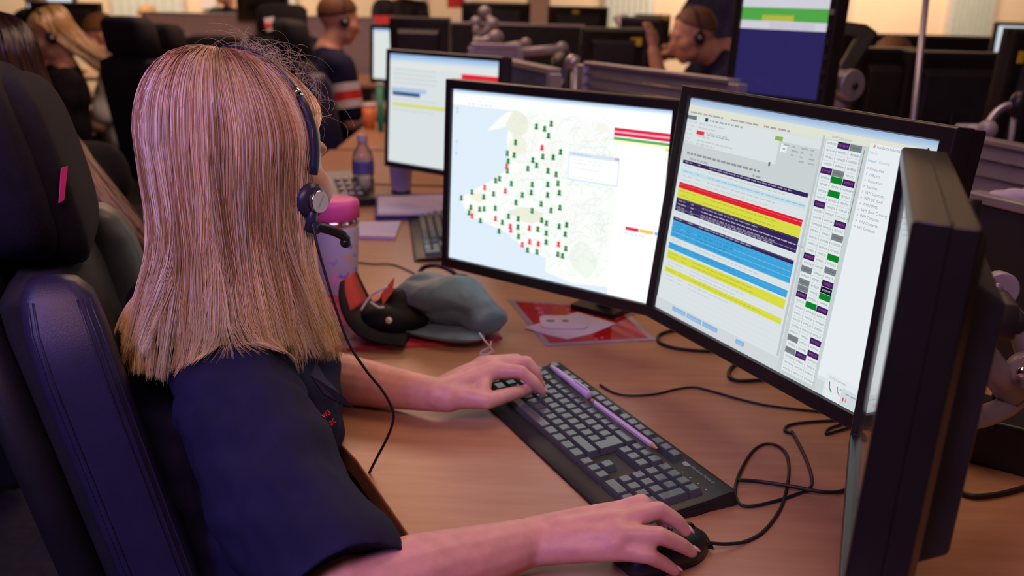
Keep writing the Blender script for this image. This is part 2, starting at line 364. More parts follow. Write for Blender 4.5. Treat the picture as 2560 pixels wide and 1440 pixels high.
def s_map(s):
    s.rect(0, 0, 1, 1, (0.93, 0.95, 0.97))
    s.rect(0, 0.085, 0.795, 1, (0.70, 0.80, 0.90))
    s.grad(0, 0.022, (0.35, 0.52, 0.80), (0.80, 0.88, 0.95), 6)
    s.rect(0, 0.022, 1, 0.085, (0.93, 0.94, 0.95))
    s.words(0.01, 0.032, 0.007, 0.16, (0.60, 0.62, 0.66), 1); s.words(0.06, 0.050, 0.008, 0.22, (0.62, 0.66, 0.70), 2); s.words(0.08, 0.070, 0.008, 0.12, (0.35, 0.40, 0.45), 3)
    land = [(0.254, 0.118), (0.286, 0.092), (0.357, 0.086), (0.748, 0.086), (0.795, 0.086), (0.795, 0.96), (0.637, 0.985), (0.505, 0.955), (0.502, 0.869), (0.435, 0.861), (0.357, 0.825), (0.313, 0.78), (0.252, 0.764), (0.163, 0.728), (0.109, 0.73), (0.082, 0.696), (0.054, 0.626), (0.117, 0.569), (0.229, 0.481), (0.286, 0.414), (0.292, 0.322), (0.281, 0.233), (0.296, 0.169), (0.231, 0.196), (0.182, 0.212)]
    s.poly(land, (0.90, 0.92, 0.89))
    for cx, cy, rx, ry, c in [(0.33, 0.16, 0.05, 0.08, (0.80, 0.81, 0.68)), (0.34, 0.27, 0.05, 0.06, (0.84, 0.84, 0.72)), (0.40, 0.645, 0.085, 0.045, (0.80, 0.80, 0.66)), (0.15, 0.60, 0.04, 0.03, (0.84, 0.83, 0.70)), (0.68, 0.84, 0.07, 0.10, (0.82, 0.88, 0.80)), (0.735, 0.28, 0.015, 0.03, (0.72, 0.82, 0.62)), (0.115, 0.695, 0.03, 0.025, (0.86, 0.83, 0.72)), (0.72, 0.12, 0.03, 0.03, (0.88, 0.86, 0.78)), (0.5, 0.30, 0.05, 0.09, (0.88, 0.90, 0.84))]:
        r = random.Random(int(cx * 1000)); s.poly([(cx + rx * r.uniform(0.7, 1.15) * math.cos(a), cy + ry * r.uniform(0.7, 1.15) * math.sin(a)) for a in [2 * math.pi * i / 14 for i in range(14)]], c)
    r = random.Random(5); s.k += 1
    for i in range(420):                                  # faint roads and boundaries
        u, v = r.uniform(0.30, 0.78), r.uniform(0.10, 0.93)
        if u < 0.5 and v > 0.84: continue
        a = r.uniform(0, 6.28); p = (u, v)
        for j in range(3):
            a += r.uniform(-0.7, 0.7); l = r.uniform(0.008, 0.028); q = (p[0] + l * math.cos(a), p[1] + 1.3 * l * math.sin(a))
            if q[0] > 0.79: break
            s.line(p, q, 0.0014, r.choice([(0.66, 0.76, 0.64), (0.72, 0.75, 0.76), (0.64, 0.72, 0.80), (0.60, 0.74, 0.55)])); p = q
    for i in range(40):
        u, v = r.uniform(0.02, 0.5), r.choice([r.uniform(0.3, 0.56), r.uniform(0.78, 0.95)])
        if v < 0.6 and u > 0.25: continue
        s.line((u, v), (u + r.uniform(0.01, 0.05), v + r.uniform(-0.02, 0.02)), 0.0016, (0.66, 0.79, 0.90))
    s.k += 1
    G = [(0.328, 0.256), (0.424, 0.155), (0.463, 0.162), (0.493, 0.131), (0.483, 0.196), (0.462, 0.312), (0.511, 0.308), (0.543, 0.274), (0.29, 0.322), (0.324, 0.327), (0.296, 0.365), (0.294, 0.42), (0.416, 0.339), (0.435, 0.365), (0.394, 0.39), (0.49, 0.386), (0.529, 0.398), (0.237, 0.486), (0.256, 0.472), (0.317, 0.489), (0.419, 0.474), (0.493, 0.46), (0.54, 0.445), (0.115, 0.577), (0.179, 0.593), (0.229, 0.565), (0.416, 0.52), (0.374, 0.542), (0.495, 0.518), (0.549, 0.495), (0.06, 0.623), (0.344, 0.592), (0.467, 0.574), (0.113, 0.668), (0.16, 0.669), (0.183, 0.662), (0.241, 0.646), (0.104, 0.703), (0.425, 0.621), (0.515, 0.6), (0.556, 0.576), (0.31, 0.678), (0.359, 0.682), (0.166, 0.736), (0.28, 0.72), (0.474, 0.664), (0.497, 0.676), (0.558, 0.68), (0.592, 0.664), (0.36, 0.73), (0.265, 0.776), (0.458, 0.719), (0.499, 0.732), (0.588, 0.717), (0.365, 0.783), (0.501, 0.783), (0.595, 0.796), (0.413, 0.851), (0.46, 0.85), (0.56, 0.838), (0.582, 0.841)]
    Rr = [(0.456, 0.265), (0.29, 0.397), (0.182, 0.537), (0.288, 0.536), (0.12, 0.718), (0.244, 0.706), (0.321, 0.735), (0.325, 0.755), (0.416, 0.723), (0.421, 0.8), (0.386, 0.826), (0.464, 0.802), (0.56, 0.781)]
    for pts, c in ((G, (0.02, 0.22, 0.06)), (Rr, (0.80, 0.05, 0.10))):
        for (u, v) in pts:                              # a figure-shaped pin: body over a wider base
            s.rect(u - 0.0055, v - 0.016, u + 0.0055, v + 0.006, c, False); s.rect(u - 0.0085, v + 0.004, u + 0.0085, v + 0.016, c, False); s.rect(u - 0.0075, v - 0.012, u + 0.0075, v - 0.002, c, False)
    for v in (0.10, 0.12, 0.29): s.rect(0.022, v, 0.030, v + 0.012, (0.30, 0.55, 0.85), False)
    s.rect(0.024, 0.30, 0.028, 0.36, (0.55, 0.72, 0.90), False); s.rect(0.022, 0.36, 0.030, 0.372, (0.25, 0.5, 0.85), False)
    s.rect(0.795, 0.085, 1, 1, (0.95, 0.96, 0.97)); s.k += 1
    s.rect(0.772, 0.112, 1, 0.127, (0.72, 0.02, 0.07), False); s.rect(0.772, 0.127, 1, 0.137, (0.85, 0.40, 0.48), False); s.rect(0.772, 0.137, 1, 0.152, (0.72, 0.02, 0.07), False)
    s.rect(0.772, 0.159, 1, 0.173, (0.10, 0.42, 0.10), False); s.rect(0.772, 0.173, 1, 0.187, (0.93, 0.90, 0.60), False); s.rect(0.985, 0.187, 1, 0.199, (0.70, 0.75, 0.10), False)
    s.k += 1
    s.rect(0.852, 0.613, 0.907, 0.630, (0.75, 0.03, 0.06), False); s.rect(0.911, 0.613, 0.968, 0.630, (0.95, 0.55, 0.05), False); s.rect(0.973, 0.613, 1.0, 0.630, (0.20, 0.55, 0.90), False)
    s.words(0.85, 0.645, 0.008, 0.07, (0.7, 0.74, 0.78), 9)
    s.rect(0.582, 0.264, 0.804, 0.415, (0.62, 0.74, 0.88)); s.rect(0.586, 0.285, 0.80, 0.408, (0.93, 0.95, 0.97)); s.k += 1
    s.rect(0.785, 0.267, 0.803, 0.279, (0.70, 0.35, 0.42), False); s.words(0.60, 0.271, 0.007, 0.08, (0.45, 0.58, 0.75), 4)
    for v in (0.30, 0.318, 0.345, 0.392): s.words(0.60, v, 0.006, 0.12, (0.78, 0.82, 0.86), int(v * 999))

def s_dispatch(s):
    W_, Lg = (0.74, 0.80, 0.82), (0.62, 0.67, 0.68); NAVY = (0.035, 0.018, 0.10)
    s.rect(0, 0, 1, 1, W_)
    s.grad(0, 0.034, (0.34, 0.50, 0.76), (0.62, 0.74, 0.84), 8)
    s.rect(0, 0.030, 1, 0.062, (0.78, 0.80, 0.68)); s.rect(0, 0.062, 1, 0.074, (0.74, 0.78, 0.74)); s.k += 1
    for i, u in enumerate([0.02, 0.09, 0.14, 0.23, 0.30, 0.385, 0.45]): s.words(u, 0.057, 0.007, 0.045, (0.38, 0.38, 0.40), i + 20); s.rect(u - 0.008, 0.056, u - 0.002, 0.065, (0.70, 0.35, 0.25), False)
    s.rect(0.0, 0.075, 0.05, 0.092, (0.16, 0.18, 0.20), False); s.rect(0.095, 0.074, 0.11, 0.09, (0.02, 0.03, 0.05), False); s.words(0.12, 0.079, 0.007, 0.16, (0.35, 0.40, 0.42), 31)
    s.rect(0.62, 0.05, 0.63, 0.94, (0.55, 0.60, 0.62)); s.rect(0.0, 0.20, 0.62, 0.285, Lg); s.rect(0.455, 0.105, 0.62, 0.215, Lg); s.k += 1
    for i, v in enumerate([0.10, 0.118, 0.135, 0.155, 0.175, 0.19]): s.words(0.005, v, 0.006, 0.03, (0.62, 0.66, 0.68), i); s.words(0.07, v, 0.006, (0.12, 0.09, 0.13, 0.07, 0.18, 0.1)[i], (0.55, 0.60, 0.62), i + 7)
    s.rect(0.062, 0.135, 0.103, 0.152, (0.80, 0.04, 0.05)); s.words(0.12, 0.143, 0.006, 0.10, (0.40, 0.5, 0.5), 71)
    s.rect(0.435, 0.088, 0.468, 0.105, (0.24, 0.52, 0.08), False); s.rect(0.466, 0.112, 0.492, 0.145, (0.86, 0.90, 0.90), False); s.k += 1
    for j in range(4):
        for i in range(4):
            if i >= j - 1: s.words(0.475 + 0.037 * i, 0.112 + 0.017 * j, 0.006, 0.012, (0.42, 0.46, 0.48), i + j)
    s.rect(0.428, 0.195, 0.436, 0.212, (0.15, 0.18, 0.2), False)
    s.words(0.03, 0.238, 0.010, 0.36, (0.30, 0.32, 0.34), 41); s.words(0.05, 0.262, 0.008, 0.10, (0.40, 0.42, 0.44), 42); s.words(0.37, 0.262, 0.008, 0.04, (0.35, 0.38, 0.40), 43)
    s.k += 1
    bars = [(0.277, 0.294, NAVY), (0.319, 0.338, (0.55, 0.76, 0.86)), (0.381, 0.408, (0.78, 0.015, 0.035)), (0.408, 0.454, (0.72, 0.74, 0.05)), (0.454, 0.515, NAVY), (0.545, 0.562, NAVY), (0.562, 0.640, (0.045, 0.38, 0.74)), (0.669, 0.699, (0.045, 0.38, 0.74)), (0.708, 0.747, (0.72, 0.74, 0.05)), (0.787, 0.812, (0.72, 0.74, 0.05))]
    for v0, v1, c in bars: s.rect(0.017, v0, 0.612, v1, c, False)
    s.k += 1
    for v in np.arange(0.30, 0.93, 0.0225): s.rect(0.017, v, 0.612, v + 0.0012, (0.62, 0.70, 0.72), False)
    for v0, v1, c in bars: s.rect(0.017, v0, 0.612, v1, c, False)
    s.k += 1
    rows = [(0.282, (0.5, 0.45, 0.6), 0.38), (0.303, (0.45, 0.5, 0.52), 0.36), (0.325, (0.25, 0.45, 0.55), 0.44), (0.347, (0.45, 0.5, 0.52), 0.33), (0.365, (0.5, 0.55, 0.57), 0.28), (0.391, (0.45, 0.02, 0.03), 0.24), (0.417, (0.40, 0.42, 0.03), 0.34), (0.438, (0.40, 0.42, 0.03), 0.34), (0.464, (0.5, 0.45, 0.6), 0.26), (0.480, (0.75, 0.72, 0.8), 0.58), (0.495, (0.5, 0.45, 0.6), 0.36), (0.507, (0.5, 0.45, 0.6), 0.34), (0.526, (0.45, 0.5, 0.52), 0.24), (0.550, (0.5, 0.45, 0.6), 0.26), (0.572, (0.02, 0.22, 0.46), 0.22), (0.590, (0.02, 0.22, 0.46), 0.17), (0.607, (0.02, 0.22, 0.46), 0.15), (0.625, (0.02, 0.22, 0.46), 0.2), (0.650, (0.45, 0.5, 0.52), 0.3), (0.678, (0.02, 0.22, 0.46), 0.2), (0.716, (0.42, 0.44, 0.03), 0.3), (0.734, (0.42, 0.44, 0.03), 0.3), (0.758, (0.5, 0.55, 0.57), 0.26), (0.775, (0.5, 0.55, 0.57), 0.22), (0.797, (0.42, 0.44, 0.03), 0.36), (0.822, (0.5, 0.55, 0.57), 0.2), (0.84, (0.5, 0.55, 0.57), 0.12)]
    def bg(v):
        for v0, v1, c_ in bars:
            if v0 <= v <= v1: return c_
        return W_
    for i, (v, c, l) in enumerate(rows):
        c = tuple(0.62 * c[q] + 0.38 * bg(v)[q] for q in range(3)); s.words(0.03, v, 0.0045, 0.04, c, i + 50); s.words(0.10, v, 0.0045, 0.012, c, i + 90); s.words(0.16, v, 0.0048, l, c, i + 130)
    s.rect(0.0, 0.945, 0.82, 1.0, (0.66, 0.71, 0.73)); s.k += 1
    for u0, u1 in ((0.098, 0.173), (0.182, 0.261), (0.268, 0.346), (0.439, 0.479)): s.rect(u0, 0.955, u1, 0.975, (0.20, 0.42, 0.78), False); s.rect(u0 + 0.004, 0.960, u1 - 0.004, 0.973, (0.36, 0.56, 0.82), False)
    # call-sign grid of three columns
    s.k += 1; s.rect(0.634, 0.060, 0.79, 0.995, (0.60, 0.66, 0.67)); s.rect(0.775, 0.075, 0.778, 0.34, (0.3, 0.34, 0.36)); s.k += 1
    blk = {(1, 0), (0, 4), (2, 5), (0, 9), (2, 11), (0, 17), (2, 20), (2, 21), (0, 23), (2, 24), (2, 29), (2, 31), (1, 32)}
    gry = {(2, 0), (1, 4), (2, 13), (0, 19), (2, 18), (0, 21), (0, 22), (0, 30), (0, 32)}; grn = {(1, 5), (1, 7), (2, 16), (2, 22), (1, 24)}
    r = random.Random(3)
    for j in range(36):
        for i in range(3):
            v = 0.063 + 0.0256 * j; dr = 0.0004 * j; u = 0.638 + 0.0435 * i + dr; u1 = u + 0.0415; v1 = v + 0.0238
            key = (i, j); c = NAVY if key in blk else (0.20, 0.24, 0.25) if key in gry else (0.0, 0.24, 0.02) if key in grn else (0.80, 0.86, 0.87)
            if key in blk and key == (2, 21): c = (0.005, 0.005, 0.02)
            s.rect(u, v, u1, v1, c, False)
            tc = (0.55, 0.05, 0.45) if key in blk else (0.10, 0.12, 0.13) if key in gry else (0.01, 0.16, 0.02) if key in grn else (0.22, 0.28, 0.30)
            if key == (2, 21): tc = (0.6, 0.65, 0.7)
            s.k += 1; s.text(u + 0.005, v + 0.0165, 0.0135, 'WM%d%d%d +' % (r.randint(1, 9), r.randint(0, 9), r.randint(0, 9)), tc); s.k -= 1
    # contact list pane
    s.k += 2; s.rect(0.792, 0.045, 1, 0.93, (0.84, 0.89, 0.92)); s.k += 1
    s.text(0.655, 0.055, 0.014, 'WMPC Resources', (0.35, 0.4, 0.42)); s.text(0.815, 0.060, 0.015, 'Guidance Information', (0.25, 0.3, 0.33)); s.text(0.925, 0.060, 0.015, 'Directory', (0.3, 0.35, 0.38))
    s.rect(0.803, 0.049, 0.81, 0.06, (0.75, 0.4, 0.2), False); s.rect(0.916, 0.049, 0.923, 0.06, (0.75, 0.4, 0.2), False)
    s.text(0.795, 0.082, 0.014, 'Search', (0.5, 0.56, 0.62)); s.text(0.795, 0.110, 0.014, 'Groups', (0.12, 0.32, 0.65)); s.text(0.832, 0.110, 0.014, 'Contacts', (0.35, 0.42, 0.5))
    for i, t in enumerate(['Favourites', 'Officers', 'Resources', 'Stations', 'WM Contacts', 'WM UK ISAR', 'WM HEMS', 'WM Bank Crewing', 'WM Contacts', 'WN Contacts', 'WS Contacts']):
        s.text(0.798, 0.139 + 0.0212 * i, 0.016, ('> ' if i == 0 else '>  ') + t, (0.28, 0.34, 0.38))
    s.rect(0.825, 0.905, 1, 1.0, (0.80, 0.85, 0.88)); s.rect(0.885, 0.935, 1, 0.998, (0.66, 0.71, 0.76)); s.k += 1
    s.text(0.835, 0.922, 0.013, 'ICCS Controller', (0.3, 0.36, 0.4))
    s.line((0.838, 0.935), (0.842, 0.958), 0.004, (0.02, 0.42, 0.05)); s.line((0.842, 0.958), (0.852, 0.972), 0.004, (0.02, 0.42, 0.05))
    s.line((0.868, 0.938), (0.872, 0.958), 0.003, (0.25, 0.3, 0.34)); s.line((0.872, 0.958), (0.882, 0.970), 0.003, (0.25, 0.3, 0.34)); s.rect(0.878, 0.94, 0.884, 0.948, (0.5, 0.55, 0.6), False)
    s.rect(0.893, 0.968, 0.898, 0.982, (0.6, 0.1, 0.15), False); s.rect(0.903, 0.968, 0.907, 0.982, (0.7, 0.3, 0.3), False); s.words(0.90, 0.948, 0.006, 0.02, (0.4, 0.45, 0.5), 3); s.words(0.955, 0.975, 0.006, 0.01, (0.4, 0.45, 0.5), 4)

def s_back(s):
    s.rect(0, 0, 1, 1, (0.74, 0.80, 0.82)); s.grad(0, 0.07, (0.28, 0.48, 0.80), (0.70, 0.80, 0.88), 8); s.rect(0, 0.07, 1, 0.12, (0.80, 0.82, 0.80)); s.k += 1
    s.rect(0.68, 0.13, 1.0, 0.22, (0.78, 0.02, 0.04), False); s.rect(0.78, 0.17, 1.0, 0.19, (0.85, 0.25, 0.3), False)
    s.rect(0.02, 0.30, 0.36, 0.34, (0.45, 0.60, 0.78), False); s.rect(0.03, 0.34, 0.30, 0.375, (0.04, 0.10, 0.24), False); s.rect(0.03, 0.44, 0.75, 0.475, (0.72, 0.74, 0.22), False)
    for i, v in enumerate((0.13, 0.17, 0.21, 0.25, 0.40, 0.50)): s.words(0.04, v, 0.012, 0.4, (0.60, 0.66, 0.68), i)

def cov_glass():
    m = mat('grazing_display_glass', (0.030, 0.034, 0.036), 0.16, spec=0.75, coat=0.6); return m

mon_map, T1 = monitor('map_monitor', 'wide black monitor showing a coastal map with green and red pins', (-0.1151, 1.7300, 1.1455), R(-37.30), R(2.08), 0.44, 0.306, s_map, 1.08, stand='post')
mon_disp, T2 = monitor('dispatch_monitor', 'wide black monitor showing coloured call list, call-sign grid and contact list', (0.2433, 1.3687, 1.1738), R(-65.10), R(6.01), 0.44, 0.306, s_dispatch, 0.95, stand='post', post_dy=0.31, bez=(0.020, 0.017, 0.020))
mon_side, T3 = monitor('side_monitor', 'black monitor seen nearly edge-on beside the dispatch display, brown lit top', (0.378, 0.925, 1.156), R(-109.8), R(1.0), 0.335, 0.290, None, 0.0, bez=(0.014, 0.016, 0.02), depth=0.042, stand=None, smat=cov_glass())
mb_ = MB(); mb_.M = T3; mb_.box((0, 0.0182, 0.3064), (0.36, 0.0014, 0.0012)); mb_.build('top_seam', M_blk, mon_side)
mon_back, T4 = monitor('back_monitor', 'smaller looking lit monitor behind the water bottle, yellow line and red block', (-0.352, 2.69, 1.150), R(-38), R(3), 0.385, 0.290, s_back, 0.95, bez=(0.012, 0.012, 0.016))
# ------------------------------------------------------------------ keyboard
U_ = 0.01905
M_key = mat('keycap_plastic', (0.070, 0.084, 0.088), 0.27, var=0.08, bump=0.04, bscale=1500, spec=1.0, coat=0.35)
M_kbd = mat('keyboard_shell', (0.014, 0.016, 0.018), 0.42, var=0.1, bump=0.06, bscale=1400)
M_leg = mat('key_legend', (0.30, 0.32, 0.34), 0.6, var=0.05)
_keymesh = {}
def key_mesh(wu, hu=1.0):
    k = (round(wu, 3), hu)
    if k not in _keymesh:
        w, h = wu * U_ - 0.0009, hu * U_ - 0.0009
        ring = lambda i, j, z: [(-w / 2 + i, -h / 2 + j, z), (w / 2 - i, -h / 2 + j, z), (w / 2 - i, h / 2 - j, z), (-w / 2 + i, h / 2 - j, z)]
        mb = MB(); r0, r1, r2 = ring(0, 0, -0.0085), ring(0.0022, 0.0022, -0.0008), ring(0.0030, 0.0032, 0.0)
        mb.loft([r0, r1, r2]); me = mb.mesh('key'); me.materials.append(M_key); _keymesh[k] = me
    return _keymesh[k]
def add_key(kb, u, v, wu=1.0, hu=1.0, legend=None, shift=0.0):
    o = bpy.data.objects.new('key', key_mesh(wu, hu)); COL.objects.link(o); o.parent = kb; o.location = (u * U_, v * U_, 0)
    if legend:
        vs, fs = text_mesh(legend, 0.0042 if len(legend) == 1 else 0.0026, 'LEFT')
        mb = MB(); mb.add([(x - wu * U_ / 2 + 0.005, y + 0.0008, 0.00012) for x, y in vs], fs); mb.build('legend', M_leg, o, fixn=False)
def make_keyboard(legends=True):
    kb = empty('keyboard')
    x0, x1 = -0.55 * U_, 23.1 * U_
    bz = lambda y: -0.0182 - y * 0.0889
    prof = [(-1.35, -0.0155), (-1.28, -0.0125), (-0.75, -0.0088), (5.0, -0.0088), (6.7, -0.0070), (7.0, -0.0085), (7.12, -0.0140)]
    rings = []
    for x, ins in ((x0, 0.002), (x0 + 0.003, 0), (x1 - 0.003, 0), (x1, 0.002)):
        top = [(x, v * U_ * (1 - ins / 0.14), z - ins * 0.7) for v, z in prof]
        rings.append(top + [(x, 7.12 * U_, bz(7.12 * U_) + 0.001), (x, -1.35 * U_, bz(-1.35 * U_) + 0.0006)])
    MB().loft(rings).build('body', M_kbd, kb, bevel=0.001)
    L = legends
    def row(u, v, items):
        for it in items:
            if isinstance(it, str): wu, tx = 1.0, it
            else: wu, tx = it
            add_key(kb, u + wu / 2, v, wu, 1.0, tx if L else None); u += wu
    row(0, 4.5, list('`1234567890-=') + [(2, '<-')])
    row(0, 3.5, [(1.5, 'Tab')] + list('QWERTYUIOP[]'))
    row(0, 2.5, [(1.75, 'Caps')] + list("ASDFGHJKL;'#"))
    row(0, 1.5, [(1.25, 'Shift'), '\\'] + list('ZXCVBNM,./') + [(2.75, 'Shift')])
    row(0, 0.5, [(1.25, 'Ctrl'), (1.25, 'Win'), (1.25, 'Alt'), (6.25, None), (1.25, 'AltGr'), (1.25, 'Win'), (1.25, 'Menu'), (1.25, 'Ctrl')])
    e = MB(); g = 0.00045; i = 0.0028      # the L-shaped enter key
    Ls = lambda d, z: [(x * U_, y * U_, z) for x, y in [(13.75 + d, 2 + d), (15 - d, 2 + d), (15 - d, 4 - d), (13.5 + d, 4 - d), (13.5 + d, 3 + d), (13.75 + d, 3 + d)]]
    e.loft([Ls(g / U_, -0.0085), Ls(i * 0.8 / U_, -0.0008), Ls(i / U_, 0.0)]); e.build('key', M_key, kb)
    for k, u in enumerate([0.5, 2.5, 3.5, 4.5, 5.5, 7.0, 8.0, 9.0, 10.0, 11.5, 12.5, 13.5, 14.5]): add_key(kb, u, 6.05, 1, 0.9, (('Esc' if k == 0 else 'F%d' % k) if L else None))
    for i_, t in enumerate(('Prt', 'Scr', 'Pau')): add_key(kb, 15.75 + i_, 6.05, 1, 0.9, t if L else None)
    for v, ts in ((4.5, ('Ins', 'Hom', 'PgU')), (3.5, ('Del', 'End', 'PgD'))):
        for i_, t in enumerate(ts): add_key(kb, 15.75 + i_, v, 1, 1, t if L else None)
    add_key(kb, 16.75, 1.5, 1, 1, '^' if L else None)
    for i_, t in enumerate('<v>'): add_key(kb, 15.75 + i_, 0.5, 1, 1, t if L else None)
    for v, ts in ((4.5, ('Num', '/', '*', '-')), (3.5, '789'), (2.5, '456'), (1.5, '123')):
        for i_, t in enumerate(ts): add_key(kb, 19 + i_, v, 1, 1, t if L else None)
    add_key(kb, 22, 3.0, 1, 2, '+' if L else None); add_key(kb, 22, 1.0, 1, 2, 'Ent' if L else None)
    add_key(kb, 19.5, 0.5, 2, 1, '0' if L else None); add_key(kb, 21, 0.5, 1, 1, '.' if L else None)
    for i_ in range(4): MB().prism([((19.6 + i_ * 0.85) * U_ + 0.0012 * math.cos(a), 5.45 * U_ + 0.0012 * math.sin(a)) for a in [k * math.pi / 4 for k in range(8)]], -0.0088, -0.0079).build('indicator', M_leg, kb)
    if L:
        g_ = MB(); g_.prism([(18.9 * U_ + 0.006 * math.cos(a), 6.3 * U_ + 0.006 * math.sin(a)) for a in [k * math.pi / 10 for k in range(20)]], -0.0076, -0.00735); g_.build('emblem', M_leg, kb)
        g_ = MB(); vs, fs = text_mesh('Hewlett-Packard', 0.0068); g_.add([(x + 19.35 * U_, y + 6.2 * U_, -0.0072) for x, y in vs], fs); g_.build('lettering', M_leg, kb, fixn=False)
        MB().box((x1 - 0.0002, 4.1 * U_, -0.019), (0.002, 0.055, 0.0022)).build('card_slot', M_rub, kb)
        MB().prism([(x1 - 0.002 + 0.004 * math.sin(a) * 1.0, 4.1 * U_ + 0.022 * math.cos(a)) for a in [k * math.pi / 12 for k in range(13)]], -0.024, -0.016).build('slot_lip', M_rub, kb)
    return kb
kb = make_keyboard()
kb.location = (-0.0400, 1.3380, 0.7532); kb.rotation_euler = (R(5.08), 0, R(-64.486))
tag(kb, 'black full-size keyboard under her left hand, lilac pen and pencil lying on it', 'keyboard')
kb2 = make_keyboard(False)
kb2.location = (-0.262, 2.50, 0.7532); kb2.rotation_euler = (R(5.08), 0, R(-82))
tag(kb2, 'dark keyboard half hidden behind the map monitor beside white papers', 'keyboard')
KM = Matrix.Translation((-0.0400, 1.3380, 0.7532)) @ Matrix.Rotation(R(-64.486), 4, 'Z') @ Matrix.Rotation(R(5.08), 4, 'X')
def kbp(u, v, h): return KM @ Vector((u * U_, v * U_, h))

# lilac pen and pencil resting on the keys
M_lil = mat('lilac_plastic', (0.56, 0.46, 0.72), 0.35, var=0.04, spec=0.6)
M_lil2 = mat('lilac_lacquer', (0.62, 0.48, 0.74), 0.4, var=0.05)
def stick(name, label, cat, a, b):
    a, b = Vector(a), Vector(b); o = empty(name, a); o.rotation_mode = 'QUATERNION'; o.rotation_quaternion = (b - a).to_track_quat('X', 'Z'); tag(o, label, cat); return o, (b - a).length
pen, L_ = stick('pen', 'lilac capped pen lying across the keyboard above the number row', 'pen', kbp(1.4, 5.22, 0.0068), kbp(7.9, 5.16, 0.0072))
X = Matrix.Rotation(R(90), 4, 'Y')
MB().lathe([(0.0010, 0), (0.0034, 0.004), (0.0045, 0.03), (0.0050, L_ * 0.55), (0.0054, L_ * 0.56), (0.0062, L_ - 0.001), (0.0050, L_)], 14, M=X).build('barrel', M_lil, pen, smooth=True)
MB().box((L_ * 0.80, 0.0, 0.0068), (L_ * 0.34, 0.0028, 0.0016)).build('clip', M_lil, pen, bevel=0.0006)
pencil, L_ = stick('pencil', 'long lilac pencil with pink eraser end lying over the keyboard', 'pencil', kbp(8.45, 5.02, 0.0044), kbp(17.4, 5.10, 0.0044))
MB().lathe([(0.0036, 0.012), (0.0037, 0.02), (0.0037, L_ - 0.016)], 6, M=X).build('shaft', M_lil2, pencil)
MB().lathe([(0.0031, 0.0), (0.0033, 0.006)], 12, M=X).build('eraser', mat('pink_eraser', (0.75, 0.12, 0.14), 0.7, var=0.05), pencil, smooth=True)
MB().lathe([(0.0036, 0.005), (0.0034, 0.008), (0.0037, 0.0125)], 12, M=X).build('ferrule', M_silver, pencil, smooth=True)
MB().lathe([(0.0036, L_ - 0.016), (0.0012, L_ - 0.004)], 6, M=X).build('sharpened_wood', mat('bare_wood', (0.55, 0.30, 0.18), 0.7, var=0.1), pencil)
MB().lathe([(0.0012, L_ - 0.004), (0.0003, L_)], 6, M=X).build('lead', M_blk, pencil)
# black marker lying behind her left hand
bp, L_ = stick('marker_pen', 'black marker pen lying on the worktop behind her left wrist', 'pen', onz(1062, 958, DZ + 0.0065), onz(1200, 938, DZ + 0.0075))
MB().lathe([(0.0020, 0), (0.0040, 0.008), (0.0052, 0.03), (0.0060, 0.035), (0.0060, L_)], 14, M=X).build('barrel', M_blk, bp, smooth=True)
MB().box((0.06, 0, 0.0065), (0.05, 0.0028, 0.002)).build('clip', M_blk2, bp, bevel=0.0006)

# ------------------------------------------------------------------ mouse
mr, mf = onz(1548, 1428, DZ), onz(1762, 1362, DZ)
mouse = empty('mouse', (mr + mf) / 2, math.atan2(mf.y - mr.y, mf.x - mr.x)); tag(mouse, 'black wired mouse under her right hand', 'mouse')
def mouse_ring(t, k=1.0):
    x = -0.056 + 0.112 * t; w = 0.031 * (1 - abs(2 * t - 0.9) ** 3.2 * 0.55) if 0 < t < 1 else 0.016
    h = 0.034 * math.sin(math.pi * (0.10 + 0.83 * t)) ** 0.62
    if t in (0, 1): h *= 0.55
    pts = []
    for i in range(13):
        a = math.pi * i / 12; pts.append((x, w * k * math.copysign(abs(math.cos(a)) ** 0.7, math.cos(a)), 0.003 + h * k * abs(math.sin(a)) ** 0.75))
    return pts
MB().loft([mouse_ring(t) for t in (0, 0.04, 0.12, 0.25, 0.4, 0.55, 0.7, 0.82, 0.92, 0.97, 1.0)]).build('body', mat('mouse_shell', (0.012, 0.014, 0.016), 0.38, var=0.1, bump=0.05, bscale=1500), mouse, smooth=True)
for sgn in (1, -1):
    b = MB(); b.loft([mouse_ring(t, 1.012)[(2 if sgn > 0 else 7):(6 if sgn > 0 else 11)] for t in (0.60, 0.72, 0.84, 0.94)], cap=False, close=False); b.build('button', M_kbd, mouse, smooth=True)
MB().lathe([(0.008, -0.003), (0.0095, -0.002), (0.0095, 0.002), (0.008, 0.003)], 16, (0.030, 0, 0.026), Matrix.Rotation(R(90), 4, 'X')).build('scroll_wheel', M_rub, mouse, smooth=True)

# ------------------------------------------------------------------ cables on the worktop
def cable(name, label, px, r, z=0.0, parent=None, cat='cable', lift=None):
    pts = [onz(x, y, DZ + r + 0.0006 + (lift[i] if lift else 0)) for i, (x, y) in enumerate(px)]
    sp = spline(pts, 8); mb = MB(); o0 = pts[0].copy() if parent is None else Vector((0, 0, 0))
    mb.tube([p - o0 for p in sp], r, 7); o = mb.build(name, M_rub, None, smooth=True)
    if parent is None: o.location = o0
    tag(o, label, cat); return o
cable('mouse_cable', 'thin black mouse cable looping on the worktop beside the side monitor', [(1764, 1356), (1815, 1360), (1868, 1352), (1915, 1322), (1955, 1262), (1972, 1190), (1968, 1140), (1945, 1115), (1912, 1110), (1880, 1130), (1850, 1180), (1838, 1222), (1846, 1256), (1872, 1266), (1930, 1255), (1990, 1236), (2022, 1222), (2030, 1200), (2020, 1160), (2000, 1115), (1980, 1078)], 0.0021, lift=[0.012, 0.005] + [0] * 8 + [0.002, 0.004, 0.002] + [0] * 8)
